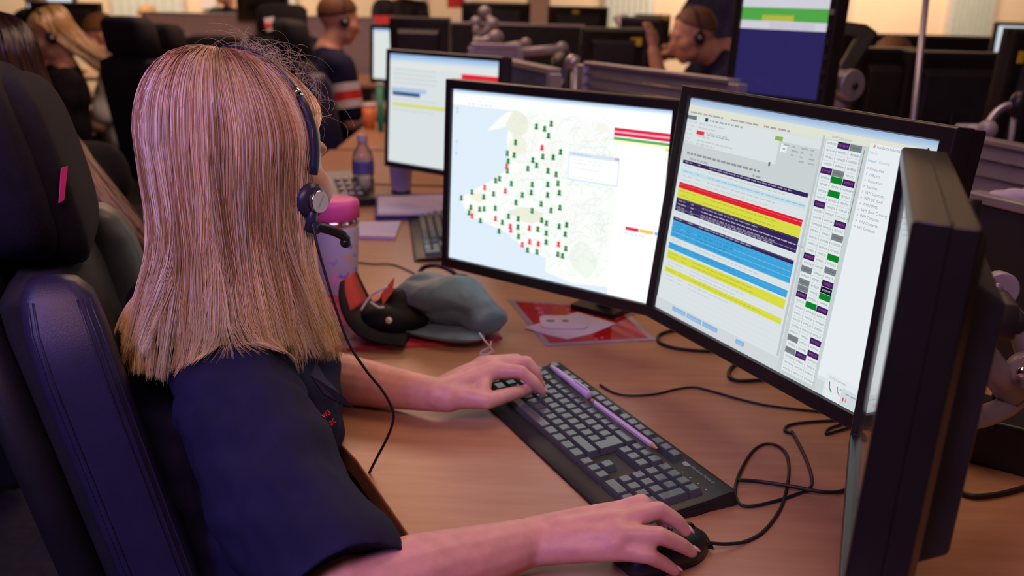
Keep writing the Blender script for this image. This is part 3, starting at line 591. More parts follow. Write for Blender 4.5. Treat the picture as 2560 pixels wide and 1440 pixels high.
cable('keyboard_cable', 'black keyboard cable curving from its rear corner under the dispatch monitor', [(1845, 1200), (1900, 1204), (1980, 1216), (2060, 1230), (2110, 1226), (2142, 1200), (2155, 1165), (2162, 1130)], 0.0026, lift=[0.006, 0.003, 0.0045, 0.0045, 0, 0, 0, 0])
cable('desk_cable', 'thin black cable running behind the keyboard toward the dispatch monitor', [(1500, 962), (1535, 982), (1580, 989), (1640, 985), (1690, 973), (1735, 968), (1780, 978), (1850, 998), (1930, 1015), (2060, 1030)], 0.0019)
cable('looped_cable', 'black cable loop under the left end of the dispatch monitor', [(1800, 878), (1740, 876), (1680, 868), (1648, 854), (1650, 836), (1690, 826), (1760, 830)], 0.0030)
cable('bent_cable', 'short black cable bend under the middle of the dispatch monitor', [(1960, 945), (1900, 950), (1842, 951), (1822, 936), (1834, 914), (1880, 890)], 0.0032)
cable('hooked_cable', 'black cable hook below the near end of the dispatch monitor', [(1985, 1084), (1962, 1076), (1975, 1062), (2030, 1054), (2110, 1050)], 0.0021)
cable('curled_cable', 'thin black cable curl beside the foot of the side monitor', [(2150, 1062), (2100, 1075), (2066, 1084), (2075, 1070), (2120, 1056)], 0.0019)
cable('rear_cable', 'thick black cable on the worktop behind the side monitor', [(2395, 1228), (2430, 1240), (2480, 1238), (2530, 1228), (2580, 1212)], 0.0036)
cable('far_cable', 'thin dark cable running behind the floral tumbler toward the rear keyboard', [(890, 655), (930, 660), (985, 662), (1050, 690)], 0.0016)

# ------------------------------------------------------------------ folder, case, pouch, leaflet
M_fold = mat('red_card', (0.50, 0.045, 0.062), 0.45, var=0.06, vscale=8)
fp = [onz(x, y, DZ) for x, y in [(770, 738), (1180, 745), (1256, 848), (1236, 858), (790, 884)]]
fo = empty('folder', fp[4]); tag(fo, 'red card folder under the black case and grey pouch', 'folder')
rel = [(p.x - fp[4].x, p.y - fp[4].y) for p in fp]
MB().prism(rel, 0.0006, 0.0030).build('back_cover', M_fold, fo, bevel=0.0006)
MB().prism([(x * 0.985 + 0.002, y * 0.985 + 0.003) for x, y in rel], 0.0032, 0.0056).build('front_cover', M_fold, fo, bevel=0.0008)
vs, fs = text_mesh('lorenz', 0.016); a = R(4); q = onz(822, 858, DZ)
MB().add([(q.x - fp[4].x + x * math.cos(a) * 1.1 + y * 0.2, q.y - fp[4].y + y * 1.1 + x * math.sin(a), 0.0058) for x, y in vs], fs).build('lettering', mat('brown_ink', (0.10, 0.012, 0.014), 0.7, var=0.05), fo, fixn=False)
MB().prism([(rel[0][0] + 0.01, rel[0][1] - 0.055), (rel[1][0], rel[1][1] - 0.06), (rel[1][0], rel[1][1] - 0.063), (rel[0][0] + 0.01, rel[0][1] - 0.058)], 0.0057, 0.0062).build('seam', mat('dark_red_card', (0.20, 0.015, 0.02), 0.6), fo)

# black spectacle case: lower shell and raised flap with red lining
M_case = mat('black_leatherette', (0.005, 0.0045, 0.006), 0.6, var=0.2, bump=0.2, bscale=500, spec=0.2)
M_lin = mat('red_lining', (0.46, 0.035, 0.022), 0.75, var=0.12, vscale=60)
cz = DZ + 0.0065
g0 = onz(930, 852, cz)
case = empty('spectacle_case', (g0.x, g0.y, cz)); tag(case, 'open black spectacle case with red lining lying on the red folder', 'case')
def strip(path, w0, w1, thick):
    """a bent plate: path of (px, py, depth offset) swept sideways"""
    return path
def bent(name, front, back, m, th, parent):
    """shell between two polylines, given a thickness"""
    n = len(front); F_ = [Vector(p) for p in front]; B_ = [Vector(p) for p in back]; vs, fs = [], []
    for i in range(n):
        t = (F_[min(i + 1, n - 1)] - F_[max(i - 1, 0)]); nr = t.cross(B_[i] - F_[i]).normalized() * th
        vs += [F_[i], B_[i], B_[i] + nr, F_[i] + nr]
    for i in range(n - 1):
        for j in range(4): fs.append((4 * i + j, 4 * i + (j + 1) % 4, 4 * i + 4 + (j + 1) % 4, 4 * i + 4 + j))
    fs += [(0, 1, 2, 3), (4 * n - 4, 4 * n - 3, 4 * n - 2, 4 * n - 1)]
    return MB().add([p - case.location for p in vs], fs).build(name, m, parent, smooth=True)
ft = [atd(850, 705, 1.64), atd(846, 740, 1.62), atd(857, 790, 1.60), atd(890, 835, 1.58), atd(940, 858, 1.58), atd(1010, 868, 1.58)]
bk = [atd(888, 680, 1.70), atd(905, 715, 1.70), atd(925, 752, 1.70), atd(950, 778, 1.70), atd(985, 790, 1.70), atd(1040, 800, 1.70)]
bent('flap', spline(ft, 4), spline(bk, 4), M_case, 0.004, case)
li = [Vector(p) * 0.12 + Vector(q) * 0.88 + Vector((0.002, -0.002, 0.003)) for p, q in zip(ft, bk)]
lo = [Vector(p) * 0.80 + Vector(q) * 0.20 + Vector((0.003, -0.002, 0.003)) for p, q in zip(ft, bk)]
bent('lining', spline(lo[:3], 4), spline(li[:3], 4), M_lin, 0.0015, case)
bd = MB(); e0, e1 = atd(962, 838, 1.60), atd(1040, 850, 1.62)
def blob(c, r, rot=None): return MB().ball(tuple(Vector(c)), r, rot)
bd.ball(tuple(onz(965, 842, cz) + Vector((0.006, 0.032, 0.026))), (0.070, 0.046, 0.027), Matrix.Rotation(R(-8), 3, 'Z'), 20, 14)
bd.ball(tuple(atd(992, 775, 1.675)), (0.036, 0.032, 0.040), None, 20, 14); bd.ball(tuple(atd(965, 805, 1.645)), (0.05, 0.034, 0.030), None, 20, 14)
remeshed('shell', bd, M_case, 0.004, case, 10, None, case.location)
MB().quad(*[tuple(p - case.location) for p in (atd(952, 735, 1.625), atd(985, 694, 1.645), atd(980, 730, 1.64), atd(956, 762, 1.62))]).build('lining', M_lin, case).modifiers.new('th', 'SOLIDIFY').thickness = 0.002
MB().tube([p - case.location for p in spline([atd(902, 776, 1.595), atd(925, 742, 1.60), atd(945, 728, 1.60), atd(968, 717, 1.605)], 5)], 0.0022, 7).build('spectacle_arm', mat('white_plastic', (0.62, 0.60, 0.62), 0.4, var=0.05), case, smooth=True)
MB().tube([p - case.location for p in spline([atd(925, 755, 1.597), atd(945, 768, 1.59), atd(960, 768, 1.59)], 4)], 0.0022, 7).build('spectacle_arm', MATS['white_plastic'], case, smooth=True)

# grey drawstring pouch, soft and creased
pc = onz(1105, 835, cz); pouch = empty('drawstring_pouch', (pc.x, pc.y, cz)); tag(pouch, 'grey-blue drawstring pouch with pale cords slumped on the red folder', 'pouch')
pm = MB(); rz = Matrix.Rotation(R(-24), 3, 'Z')
def pl(x, y, z): return tuple(rz @ Vector((x, y, 0)) + Vector((pc.x, pc.y, cz + z)))
pm.ball(pl(-0.006, 0.026, 0.055), (0.108, 0.066, 0.046), rz, 24, 16); pm.ball(pl(0.066, 0.022, 0.040), (0.055, 0.050, 0.033), rz, 20, 14); pm.ball(pl(-0.05, 0.045, 0.058), (0.060, 0.045, 0.044), rz, 20, 14)
low = MB(); low.ball(pl(-0.004, -0.022, 0.0150), (0.100, 0.040, 0.0145), rz, 24, 14); low.ball(pl(0.0, 0.03, 0.016), (0.105, 0.055, 0.0155), rz, 24, 14)
def crease(co, no):
    d = co - np.array([pc.x, pc.y, cz]); a = np.radians(24); x = d[:, 0] * np.cos(a) - d[:, 1] * np.sin(a); y = d[:, 0] * np.sin(a) + d[:, 1] * np.cos(a); z = d[:, 2]
    k = np.zeros(len(co)); gg = np.random.default_rng(4)
    for fq, am in ((34, 0.0038), (70, 0.0026), (150, 0.0010)):
        for _ in range(5): dv = gg.normal(0, 1, 3); dv /= np.linalg.norm(dv); k += am * 0.5 * (1 - 2 * np.abs(np.sin(fq * (d @ dv) * 0.5 + gg.uniform(0, 6.28))))
    dent = -0.010 * np.exp(-((x - 0.03) ** 2 / 0.0012 + (z - 0.05) ** 2 / 0.0004)) - 0.008 * np.exp(-((x + 0.03) ** 2 / 0.0016 + (z - 0.034) ** 2 / 0.00015))
    co = co + no * (k + dent)[:, None] * np.clip(z / 0.02, 0, 1)[:, None]; co[:, 2] = np.maximum(co[:, 2], cz + 0.0004); return co
M_pouch = mat('grey_microfibre', (0.085, 0.155, 0.19), 0.52, var=0.25, vscale=25, bump=0.12, bscale=900, sheen=0.3)
remeshed('bag', pm, M_pouch, 0.0035, pouch, 4, crease, pouch.location)
remeshed('lower_layer', low, M_pouch, 0.0035, pouch, 3, crease, pouch.location)
M_cord = mat('pale_cord', (0.60, 0.52, 0.56), 0.7, var=0.1)
MB().tube([p - pouch.location for p in spline([atd(1198, 832, 1.505), atd(1212, 852, 1.50), atd(1225, 866, 1.505), atd(1235, 882, 1.51)], 4)], 0.0014, 6).build('cord', M_cord, pouch, smooth=True)
MB().tube([p - pouch.location for p in spline([atd(1228, 853, 1.505), atd(1224, 868, 1.505), atd(1205, 878, 1.51), atd(1202, 886, 1.51), atd(1220, 885, 1.51), atd(1232, 876, 1.51)], 4)], 0.0013, 6).build('cord', M_cord, pouch, smooth=True)
MB().ball(tuple(atd(972, 801, 1.53) - pouch.location), 0.0055).build('cord_knot', M_cord, pouch, smooth=True)
# black glasses frame behind the pouch
gl = empty('headband', onz(1110, 672, DZ)); tag(gl, 'black headset band lying behind the grey pouch', 'headset')
MB().tube([p - gl.location for p in spline([onz(1046, 690, DZ + 0.006), onz(1058, 670, DZ + 0.02), onz(1090, 664, DZ + 0.03), onz(1125, 676, DZ + 0.02), onz(1155, 700, DZ + 0.006)], 5)], 0.005, 8).build('band', M_blk, gl, smooth=True)
MB().ball(tuple(onz(1150, 698, DZ + 0.012) - gl.location), (0.022, 0.018, 0.011)).build('earpiece', M_blk2, gl, smooth=True)

# laminated red leaflet with paper notes on it
lp = [onz(x, y, DZ) for x, y in [(1268, 750), (1550, 766), (1642, 851), (1364, 866)]]
lf = empty('leaflet', lp[3]); tag(lf, 'glossy laminated red leaflet lying below the map monitor', 'leaflet')
rel = [(p.x - lp[3].x, p.y - lp[3].y) for p in lp]; cxy = (sum(p[0] for p in rel) / 4, sum(p[1] for p in rel) / 4)
M_lam = mat('laminate', (0.36, 0.30, 0.42), 0.12, spec=0.7, coat=0.5, var=0.05)
MB().prism(rel, 0.0004, 0.0011).build('laminate_border', M_lam, lf)
inn = [(cxy[0] + (x - cxy[0]) * 0.89, cxy[1] + (y - cxy[1]) * 0.89) for x, y in rel]
MB().prism(inn, 0.0008, 0.0014).build('red_print', mat('red_leaflet_print', (0.42, 0.012, 0.016), 0.12, spec=0.7, coat=0.6, var=0.1, vscale=30), lf)
MP = mat('pink_print', (0.62, 0.14, 0.22), 0.15, coat=0.6, var=0.1)
for i, (x, y, r_) in enumerate([(1345, 772, 9), (1352, 783, 7), (1340, 760, 6), (1358, 790, 5), (1420, 775, 5), (1428, 786, 4), (1530, 788, 8), (1522, 778, 6), (1540, 797, 6), (1512, 766, 5), (1490, 850, 5), (1505, 846, 4)]):
    c = onz(x, y, DZ); rr = r_ / 2366 * 1.75
    MB().prism([(c.x - lp[3].x + rr * (1 + 0.35 * math.cos(5 * a)) * math.cos(a), c.y - lp[3].y + 1.6 * rr * (1 + 0.35 * math.cos(5 * a)) * math.sin(a)) for a in [k * math.pi / 10 for k in range(20)]], 0.0014, 0.00155).build('printed_flower', MP, lf)
M_note = mat('note_paper', (0.50, 0.45, 0.62), 0.65, var=0.04)
np_ = [onz(x, y, DZ) for x, y in [(1310, 822), (1443, 783), (1541, 812), (1478, 838), (1420, 851), (1375, 842)]]
nt_ = MB().prism([(p.x - np_[0].x, p.y - np_[0].y) for p in np_], 0.0018, 0.0026).build('paper_note', M_note); nt_.location = np_[0]; tag(nt_, 'lilac-white pointed paper note lying on the red leaflet', 'paper')
cp = [onz(x, y, DZ) for x, y in [(1348, 793), (1465, 796), (1470, 828), (1352, 826)]]
def rounded(pts, k=0.22, n=5):
    out = []
    for i in range(len(pts)):
        p, a, b = Vector(pts[i]), Vector(pts[i - 1]), Vector(pts[(i + 1) % len(pts)])
        for j in range(n + 1):
            t = j / n; q0 = p.lerp(a, k); q1 = p.lerp(b, k); out.append((q0 * (1 - t) ** 2 + p * 2 * t * (1 - t) + q1 * t * t))
    return out
cdp = rounded([(p.x - cp[0].x, p.y - cp[0].y, 0) for p in cp], 0.25)
cdo = empty('card', cp[0]); tag(cdo, 'small rounded white card on the paper note with two dark marks', 'card')
MB().prism([(p.x, p.y) for p in cdp], 0.0028, 0.0046).build('card_body', M_note, cdo)
for x, y, l in [(1376, 808, 12), (1413, 808, 9)]:
    c = onz(x, y, DZ); MB().prism([(c.x - cp[0].x + l / 1400 * math.cos(a), c.y - cp[0].y + 0.006 * math.sin(a)) for a in [k * math.pi / 8 for k in range(16)]], 0.0046, 0.0048).build('mark', mat('grey_ink', (0.10, 0.08, 0.11), 0.7), cdo)

# ------------------------------------------------------------------ tumbler, bottle, cup, papers
c = onz(848, 733, DZ); tum = empty('tumbler', c); tag(tum, 'pale floral tumbler with pink lid standing beside the red folder', 'tumbler')
k = 0.040; h = 0.150
M_tb = mat('tumbler_enamel', (0.50, 0.52, 0.72), 0.35, var=0.05)
MB().lathe([(k * 0.86, 0), (k * 0.90, 0.003), (k * 1.0, 0.07), (k * 1.07, h - 0.012), (k * 1.07, h - 0.010)], 32).build('cup', M_tb, tum, smooth=True)
MB().lathe([(k * 1.07, h - 0.010), (k * 1.09, h - 0.002), (k * 1.07, h + 0.004)], 32).build('steel_rim', M_chrome, tum, smooth=True)
MB().lathe([(k * 1.05, h + 0.003), (k * 1.14, h + 0.006), (k * 1.13, h + 0.032), (k * 1.08, h + 0.039), (k * 0.9, h + 0.042), (k * 0.3, h + 0.042)], 32).build('lid', mat('pink_silicone', (0.72, 0.10, 0.36), 0.45, var=0.05), tum, smooth=True)
fl = MB(); rr_ = random.Random(11)
def petal(ang, z, r, col, n=14, k5=5):
    fl.col = col; kk = k * (0.90 + 0.17 * z / h) + 0.0006
    fl.add([(kk * math.cos(ang + r * (1 + 0.25 * math.cos(k5 * t)) * math.cos(t) / kk), kk * math.sin(ang + r * (1 + 0.25 * math.cos(k5 * t)) * math.cos(t) / kk), z + r * (1 + 0.25 * math.cos(k5 * t)) * math.sin(t)) for t in [2 * math.pi * i / n for i in range(n)]] , [tuple(range(n))])
base_a = -math.pi / 2 + 0.2
for da, z, r, cc in [(0.55, 0.088, 0.012, (0.75, 0.40, 0.12)), (1.05, 0.092, 0.013, (0.20, 0.33, 0.78)), (1.20, 0.104, 0.008, (0.85, 0.25, 0.35)), (0.62, 0.107, 0.007, (0.12, 0.20, 0.70)), (0.25, 0.052, 0.020, (0.78, 0.35, 0.62)), (0.28, 0.050, 0.011, (0.18, 0.20, 0.72)), (1.15, 0.060, 0.010, (0.20, 0.28, 0.80)), (-0.3, 0.082, 0.013, (0.30, 0.30, 0.80)), (1.3, 0.082, 0.008, (0.80, 0.75, 0.25)), (-0.35, 0.045, 0.016, (0.72, 0.30, 0.65)), (0.5, 0.022, 0.012, (0.25, 0.25, 0.75)), (0.55, 0.088, 0.004, (0.85, 0.2, 0.2)), (-0.9, 0.07, 0.014, (0.75, 0.4, 0.6)), (1.9, 0.08, 0.014, (0.3, 0.4, 0.8)), (1.8, 0.04, 0.014, (0.8, 0.4, 0.6))]:
    petal(base_a + da, z, r, cc); fl_k = 0
fl.build('floral_print', attr_mat('floral_print', 0, 0.4), tum, colors=True)

c = onz(910, 500, DZ); bo = empty('water_bottle', c); tag(bo, 'clear plastic water bottle standing left of the rear lit monitor', 'bottle')
M_pet = mat('clear_plastic', (0.75, 0.75, 0.85), 0.06, trans=0.92, ior=1.33, spec=0.6)
MB().lathe([(0.028, 0), (0.031, 0.006), (0.031, 0.06), (0.029, 0.068), (0.031, 0.076), (0.031, 0.115), (0.026, 0.140), (0.014, 0.160), (0.0125, 0.168)], 24).build('body', M_pet, bo, smooth=True)
MB().lathe([(0.0145, 0.166), (0.0150, 0.168), (0.0150, 0.186), (0.0135, 0.188)], 20).build('cap', mat('pale_cap', (0.42, 0.38, 0.50), 0.5, var=0.05), bo, smooth=True)
MB().lathe([(0.0314, 0.078), (0.0316, 0.080), (0.0316, 0.112), (0.0314, 0.114)], 24).build('label_sleeve', mat('blue_label', (0.10, 0.09, 0.32), 0.4, var=0.2, vscale=80), bo, smooth=True)
c = onz(1003, 482, DZ); cu = empty('paper_cup', c); tag(cu, 'white paper cup standing under the rear lit monitor', 'cup')
MB().lathe([(0.027, 0), (0.029, 0.003), (0.037, 0.098), (0.039, 0.100), (0.038, 0.103), (0.035, 0.1), (0.028, 0.03)], 24).build('cup_wall', mat('white_card', (0.52, 0.46, 0.66), 0.6, var=0.04), cu, smooth=True)
MB().lathe([(0.0285, 0.0), (0.030, 0.002), (0.030, 0.010)], 24).build('base_ring', M_blk, cu, smooth=True)
# dark desk radio left of the bottle
c = onz(850, 505, DZ); rd = empty('desk_phone', c, R(20)); tag(rd, 'black desk phone with small lit keys beside the water bottle', 'phone')
MB().loft([[(-0.09, -0.08, 0), (0.09, -0.08, 0), (0.09, 0.1, 0), (-0.09, 0.1, 0)], [(-0.088, -0.078, 0.025), (0.088, -0.078, 0.025), (0.088, 0.095, 0.075), (-0.088, 0.095, 0.075)]]).build('body', M_blk, rd, bevel=0.006)
MB().tube([(-0.065, -0.06, 0.05), (-0.065, -0.02, 0.075), (-0.065, 0.05, 0.09), (-0.065, 0.085, 0.09)], [0.02, 0.014, 0.014, 0.02], 10).build('handset', M_blk2, rd, smooth=True)
for i in range(4):
    for j in range(3):
        MB().box((0.0 + j * 0.024, -0.055 + i * 0.03, 0.034 + i * 0.0085), (0.016, 0.018, 0.008)).build('button', M_silver, rd, bevel=0.002)
def slab(name, label, px, z0, th, m, cat='paper', n=1):
    P = [onz(x, y, DZ + z0) for x, y in px]; o = empty(name, (P[0].x, P[0].y, DZ + z0)); tag(o, label, cat); return o, [(p.x - P[0].x, p.y - P[0].y) for p in P]
o, r = slab('binder', 'dark blue binder under papers behind the map monitor', [(938, 552), (940, 498), (1130, 494), (1135, 548)], 0, 0, None, 'binder')
MB().prism(r, 0.0005, 0.014).build('cover', mat('navy_card', (0.06, 0.05, 0.20), 0.5, var=0.1), o, bevel=0.002)
o, r = slab('paper_stack', 'stack of white paper sheets lying on the dark blue binder', [(945, 540), (945, 496), (1128, 492), (1130, 538)], 0.0145, 0, None)
for i in range(3): MB().prism([(x * (1 - 0.01 * i), y * (1 - 0.006 * i)) for x, y in r], 0.0022 * i, 0.0022 * i + 0.002).build('sheet', M_note, o)
o, r = slab('notepad', 'white notepad lying beside the floral tumbler and rear keyboard', [(898, 598), (897, 563), (1002, 561), (988, 600)], 0, 0, None, 'notepad')
MB().prism(r, 0.0005, 0.009).build('pages', M_note, o, bevel=0.001)
MB().prism([(r[0][0], r[0][1]), (r[3][0], r[3][1]), (r[3][0], r[3][1] + 0.02), (r[0][0], r[0][1] + 0.02)], 0.0090, 0.0096).build('binding', M_paper, o)

# ------------------------------------------------------------------ arm that carries the side monitor, and the black box under it
arm = empty('monitor_mount', onz(2530, 1130, DZ)); tag(arm, 'grey jointed monitor arm behind the side monitor', 'monitor arm')
def ap(x, y, D): return atd(x, y, D) - arm.location
fwd = (_F).copy()
def disc(c, ax, r, t): 
    q = Vector(ax).normalized().to_track_quat('Z', 'Y').to_matrix().to_4x4(); return MB().lathe([(r * 0.9, -t), (r, -t * 0.7), (r, t * 0.7), (r * 0.9, t)], 24, c, q)
disc(ap(2498, 722, 1.02), (-0.2, -1, 0.15), 0.019, 0.010).build('joint', M_grey, arm, bevel=0.001)
disc(ap(2492, 722, 0.99), (-0.2, -1, 0.15), 0.006, 0.004).build('joint_bolt', M_silver, arm, smooth=True)
MB().tube(spline([ap(2470, 785, 1.03), ap(2510, 778, 1.04), ap(2545, 815, 1.06), ap(2572, 900, 1.08)], 5), 0.0125, 12).build('upper_tube', M_grey, arm, smooth=True)
MB().tube([ap(2450, 880, 1.03), ap(2530, 985, 1.08)], 0.016, 12).build('strut', M_grey, arm, smooth=True)
disc(ap(2565, 925, 1.05), (-0.3, -1, 0.2), 0.020, 0.012).build('joint', M_grey, arm, bevel=0.001)
disc(ap(2556, 930, 1.02), (-0.3, -1, 0.2), 0.006, 0.004).build('joint_bolt', M_chrome, arm, smooth=True)
MB().tube(spline([ap(2430, 1045, 1.06), ap(2475, 1035, 1.07), ap(2530, 1005, 1.09), ap(2580, 940, 1.10)], 5), 0.013, 12).build('lower_tube', M_grey, arm, smooth=True)
m3b = mon_side.matrix_basis @ (T3 @ Vector((-0.02, 0.066, 0.190))); m3c = mon_side.matrix_basis @ (T3 @ Vector((-0.02, 0.100, 0.190)))
MB().tube([m3b - arm.location, m3c - arm.location], 0.015, 16).build('swivel', M_blk2, arm, smooth=True)
MB().tube(spline([m3c - arm.location, ap(2500, 745, 1.02), ap(2510, 790, 1.04)], 5), 0.010, 12).build('link', M_blk2, arm, smooth=True)
MB().tube([ap(2585, 905, 1.09), ap(2590, 960, 1.10), (0.10, 0.02, 0.10), (0.10, 0.02, 0.0)], 0.016, 14).build('post', M_grey, arm, smooth=True)
MB().box((0.10, 0.02, 0.006), (0.09, 0.09, 0.012)).build('base_plate', M_grey, arm, bevel=0.003)
cable('looped_lead', 'thick glossy black lead arching in front of the grey monitor arm', [(2480, 1075), (2484, 1020), (2496, 975), (2530, 960), (2580, 962)], 0.0050, lift=[0.05, 0.085, 0.11, 0.12, 0.12])
bx = empty('power_unit', onz(2505, 1165, DZ), R(-35)); tag(bx, 'black power unit with one small blue lamp at the foot of the monitor arm', 'power unit')
MB().box((0, 0.03, 0.033), (0.16, 0.10, 0.066)).build('housing', M_blk, bx, bevel=0.006)
MB().box((-0.045, -0.0205, 0.020), (0.012, 0.003, 0.012)).build('lamp', mat('blue_lamp', (0.06, 0.05, 0.12), 0.3, emit=(0.25, 0.22, 0.5), estr=0.12), bx)
# ------------------------------------------------------------------ people
def lerp(a, b, t): return Vector(a) * (1 - t) + Vector(b) * t
def capsule(mb, a, b, ra, rb, n=14, k=5, flat=1.0, up=None):
    """tapered limb with round ends"""
    a, b = Vector(a), Vector(b); t = (b - a).normalized(); pts, rad = [], []
    for i in range(k): w_ = math.pi / 2 * (i / k); pts.append(a - t * ra * math.cos(w_)); rad.append(max(ra * math.sin(w_), 1e-4))
    pts += [a, lerp(a, b, 0.5), b]; rad += [ra, (ra + rb) / 2, rb]
    for i in range(1, k + 1): w_ = math.pi / 2 * (i / k); pts.append(b + t * rb * math.sin(w_)); rad.append(max(rb * math.cos(w_), 1e-4))
    mb.tube(pts, rad, n, flat=flat, up=up)
def chain(mb, pts, rad, **k):
    for i in range(len(pts) - 1): capsule(mb, pts[i], pts[i + 1], rad[i], rad[i + 1], **k)
def head_shape(mb, M, k=1.0):
    """skull, jaw, cheeks, brow, nose, lips, ears in a frame: x right, y forward, z up"""
    def B(c, r, rot=None):
        R3 = M.to_3x3() if rot is None else M.to_3x3() @ rot
        mb.ball(tuple(M @ (Vector(c) * k)), Vector(r) * k, R3, 20, 14)
    B((0, -0.012, 0.030), (0.075, 0.096, 0.086)); B((0, 0.028, 0.000), (0.066, 0.066, 0.080)); B((0, 0.036, -0.045), (0.054, 0.054, 0.055))
    B((0, 0.052, -0.084), (0.030, 0.030, 0.022)); B((0.050, 0.048, -0.016), (0.025, 0.032, 0.028)); B((-0.050, 0.048, -0.016), (0.025, 0.032, 0.028)); B((0.046, 0.030, -0.060), (0.022, 0.034, 0.026)); B((-0.046, 0.030, -0.060), (0.022, 0.034, 0.026))
    B((0, 0.076, 0.030), (0.050, 0.016, 0.014))
    B((0, 0.098, -0.018), (0.011, 0.017, 0.026), Matrix.Rotation(R(-18), 3, 'X')); B((0, 0.108, -0.032), (0.014, 0.014, 0.010))
    B((0, 0.083, -0.058), (0.022, 0.014, 0.007)); B((0, 0.081, -0.067), (0.018, 0.013, 0.006))
    for s in (1, -1):
        B((s * 0.078, -0.004, 0.0), (0.007, 0.017, 0.030), Matrix.Rotation(R(12), 3, 'X')); B((s * 0.073, 0.004, -0.026), (0.006, 0.008, 0.010))
def head_extras(root, M, iris=(0.10, 0.18, 0.26), k=1.0):
    inv = root.matrix_basis.inverted() if False else Matrix.Translation(-root.location)
    for s in (1, -1):
        c = M @ (Vector((s * 0.031, 0.071, 0.008)) * k)
        e = MB(); e.ball(tuple(c - root.location), 0.0118 * k); e.build('eye', mat('eye_white', (0.75, 0.72, 0.70), 0.2), root, smooth=True)
        c = M @ (Vector((s * 0.0312, 0.0812, 0.008)) * k)
        e = MB(); e.ball(tuple(c - root.location), (0.0052 * k, 0.0030 * k, 0.0052 * k), M.to_3x3()); e.build('iris', mat('iris', iris, 0.15), root, smooth=True)
M_skin = mat('skin', (0.66, 0.34, 0.28), 0.46, var=0.10, vscale=55, bump=0.10, bscale=420, sss=0.12)
M_skin2 = mat('skin_fair', (0.58, 0.30, 0.22), 0.5, var=0.08, vscale=40)
M_nail = mat('fingernail', (0.72, 0.44, 0.44), 0.22, var=0.03)
M_navy = mat('navy_cotton', (0.013, 0.013, 0.048), 0.85, var=0.14, vscale=35, bump=0.22, bscale=900, spec=0.25)
M_trs = mat('black_trousers', (0.008, 0.008, 0.012), 0.85, var=0.2, bump=0.2, bscale=700)

# ---- the operator at the worktop
HC = Vector((-0.319, 1.113, 1.101))
HM = Matrix.Translation(HC) @ Matrix.Rotation(R(-29), 4, 'Z') @ Matrix.Rotation(R(-8), 4, 'X') @ Matrix.Scale(1.06, 4)
RS, LS = Vector((-0.292, 0.950, 0.865)), Vector((-0.465, 1.235, 0.868))
NB = Vector((-0.375, 1.085, 0.925))
RE, LE = Vector((-0.150, 0.748, 0.768)), Vector((-0.375, 1.330, 0.765))
RW, LW = Vector((0.045, 0.868, 0.768)), onz(1122, 992, 0.772)
CH, PV = Vector((-0.370, 1.110, 0.790)), Vector((-0.375, 1.125, 0.560))
woman = empty('person', (-0.37, 1.12, 0.0)); tag(woman, 'seated operator in navy shirt with shoulder-length blonde hair typing at the worktop', 'person')
W0 = woman.location.copy()
b = MB(); head_shape(b, HM)
capsule(b, HM @ Vector((0, -0.02, -0.05)), NB + Vector((0.0, 0.0, 0.01)), 0.050, 0.054)
capsule(b, NB, CH, 0.075, 0.105); capsule(b, CH, PV + Vector((0, 0, 0.05)), 0.10, 0.11)
capsule(b, NB, RS, 0.05, 0.045); capsule(b, NB, LS, 0.05, 0.045)
chain(b, [RS, RE], [0.046, 0.040]); chain(b, [LS, LE], [0.046, 0.038])
# forearms taper to flattened wrists
for E_, W_ in ((RE, RW), (LE, LW)):
    m1_, m2_ = lerp(E_, W_, 0.33) + Vector((0, 0, 0.002)), lerp(E_, W_, 0.72)
    chain(b, [E_, m1_, m2_, W_], [0.039, 0.0405, 0.0305, 0.0225])
HM_m = mouse.matrix_basis
RHf = {  # right hand, on the mouse
 'thumb': ([lerp(RW, onz(1480, 1330, 0.775), 0.45), onz(1520, 1322, 0.772), onz(1572, 1300, 0.762), onz(1605, 1285, 0.756)], [0.0150, 0.0125, 0.0100, 0.0080]),
 'index': ([onz(1535, 1284, 0.790), onz(1604, 1256, 0.800), onz(1640, 1282, 0.786), onz(1662, 1312, 0.774)], [0.0125, 0.0098, 0.0082, 0.0068]),
 'middle': ([onz(1553, 1304, 0.793), onz(1646, 1275, 0.802), onz(1692, 1303, 0.788), onz(1714, 1328, 0.7755)], [0.0128, 0.0100, 0.0086, 0.0070]),
 'ring': ([onz(1555, 1338, 0.788), onz(1648, 1338, 0.792), onz(1702, 1362, 0.777), onz(1730, 1380, 0.7655)], [0.0124, 0.0096, 0.0084, 0.0068]),
 'little': ([onz(1545, 1374, 0.776), onz(1622, 1389, 0.775), onz(1662, 1410, 0.760), onz(1688, 1428, 0.7490)], [0.0115, 0.0088, 0.0076, 0.0062])}
LHf = {  # left hand, on the keyboard
 'thumb': ([onz(1172, 994, 0.772), onz(1218, 1002, 0.772), onz(1282, 984, 0.774), onz(1326, 973, 0.769)], [0.0160, 0.0125, 0.0102, 0.0080]),
 'index': ([onz(1238, 928, 0.796), onz(1302, 929, 0.800), onz(1335, 955, 0.785), onz(1357, 980, 0.768)], [0.0125, 0.0098, 0.0084, 0.0066]),
 'middle': ([onz(1232, 912, 0.799), onz(1316, 905, 0.803), onz(1339, 930, 0.789), onz(1350, 961, 0.769)], [0.0128, 0.0098, 0.0084, 0.0066]),
 'ring': ([onz(1222, 908, 0.792), onz(1292, 899, 0.793), onz(1314, 918, 0.780), onz(1322, 944, 0.767)], [0.0120, 0.0094, 0.0080, 0.0064]),
 'little': ([onz(1208, 912, 0.783), onz(1262, 905, 0.781), onz(1282, 922, 0.772), onz(1288, 942, 0.766)], [0.0112, 0.0086, 0.0074, 0.0060])}
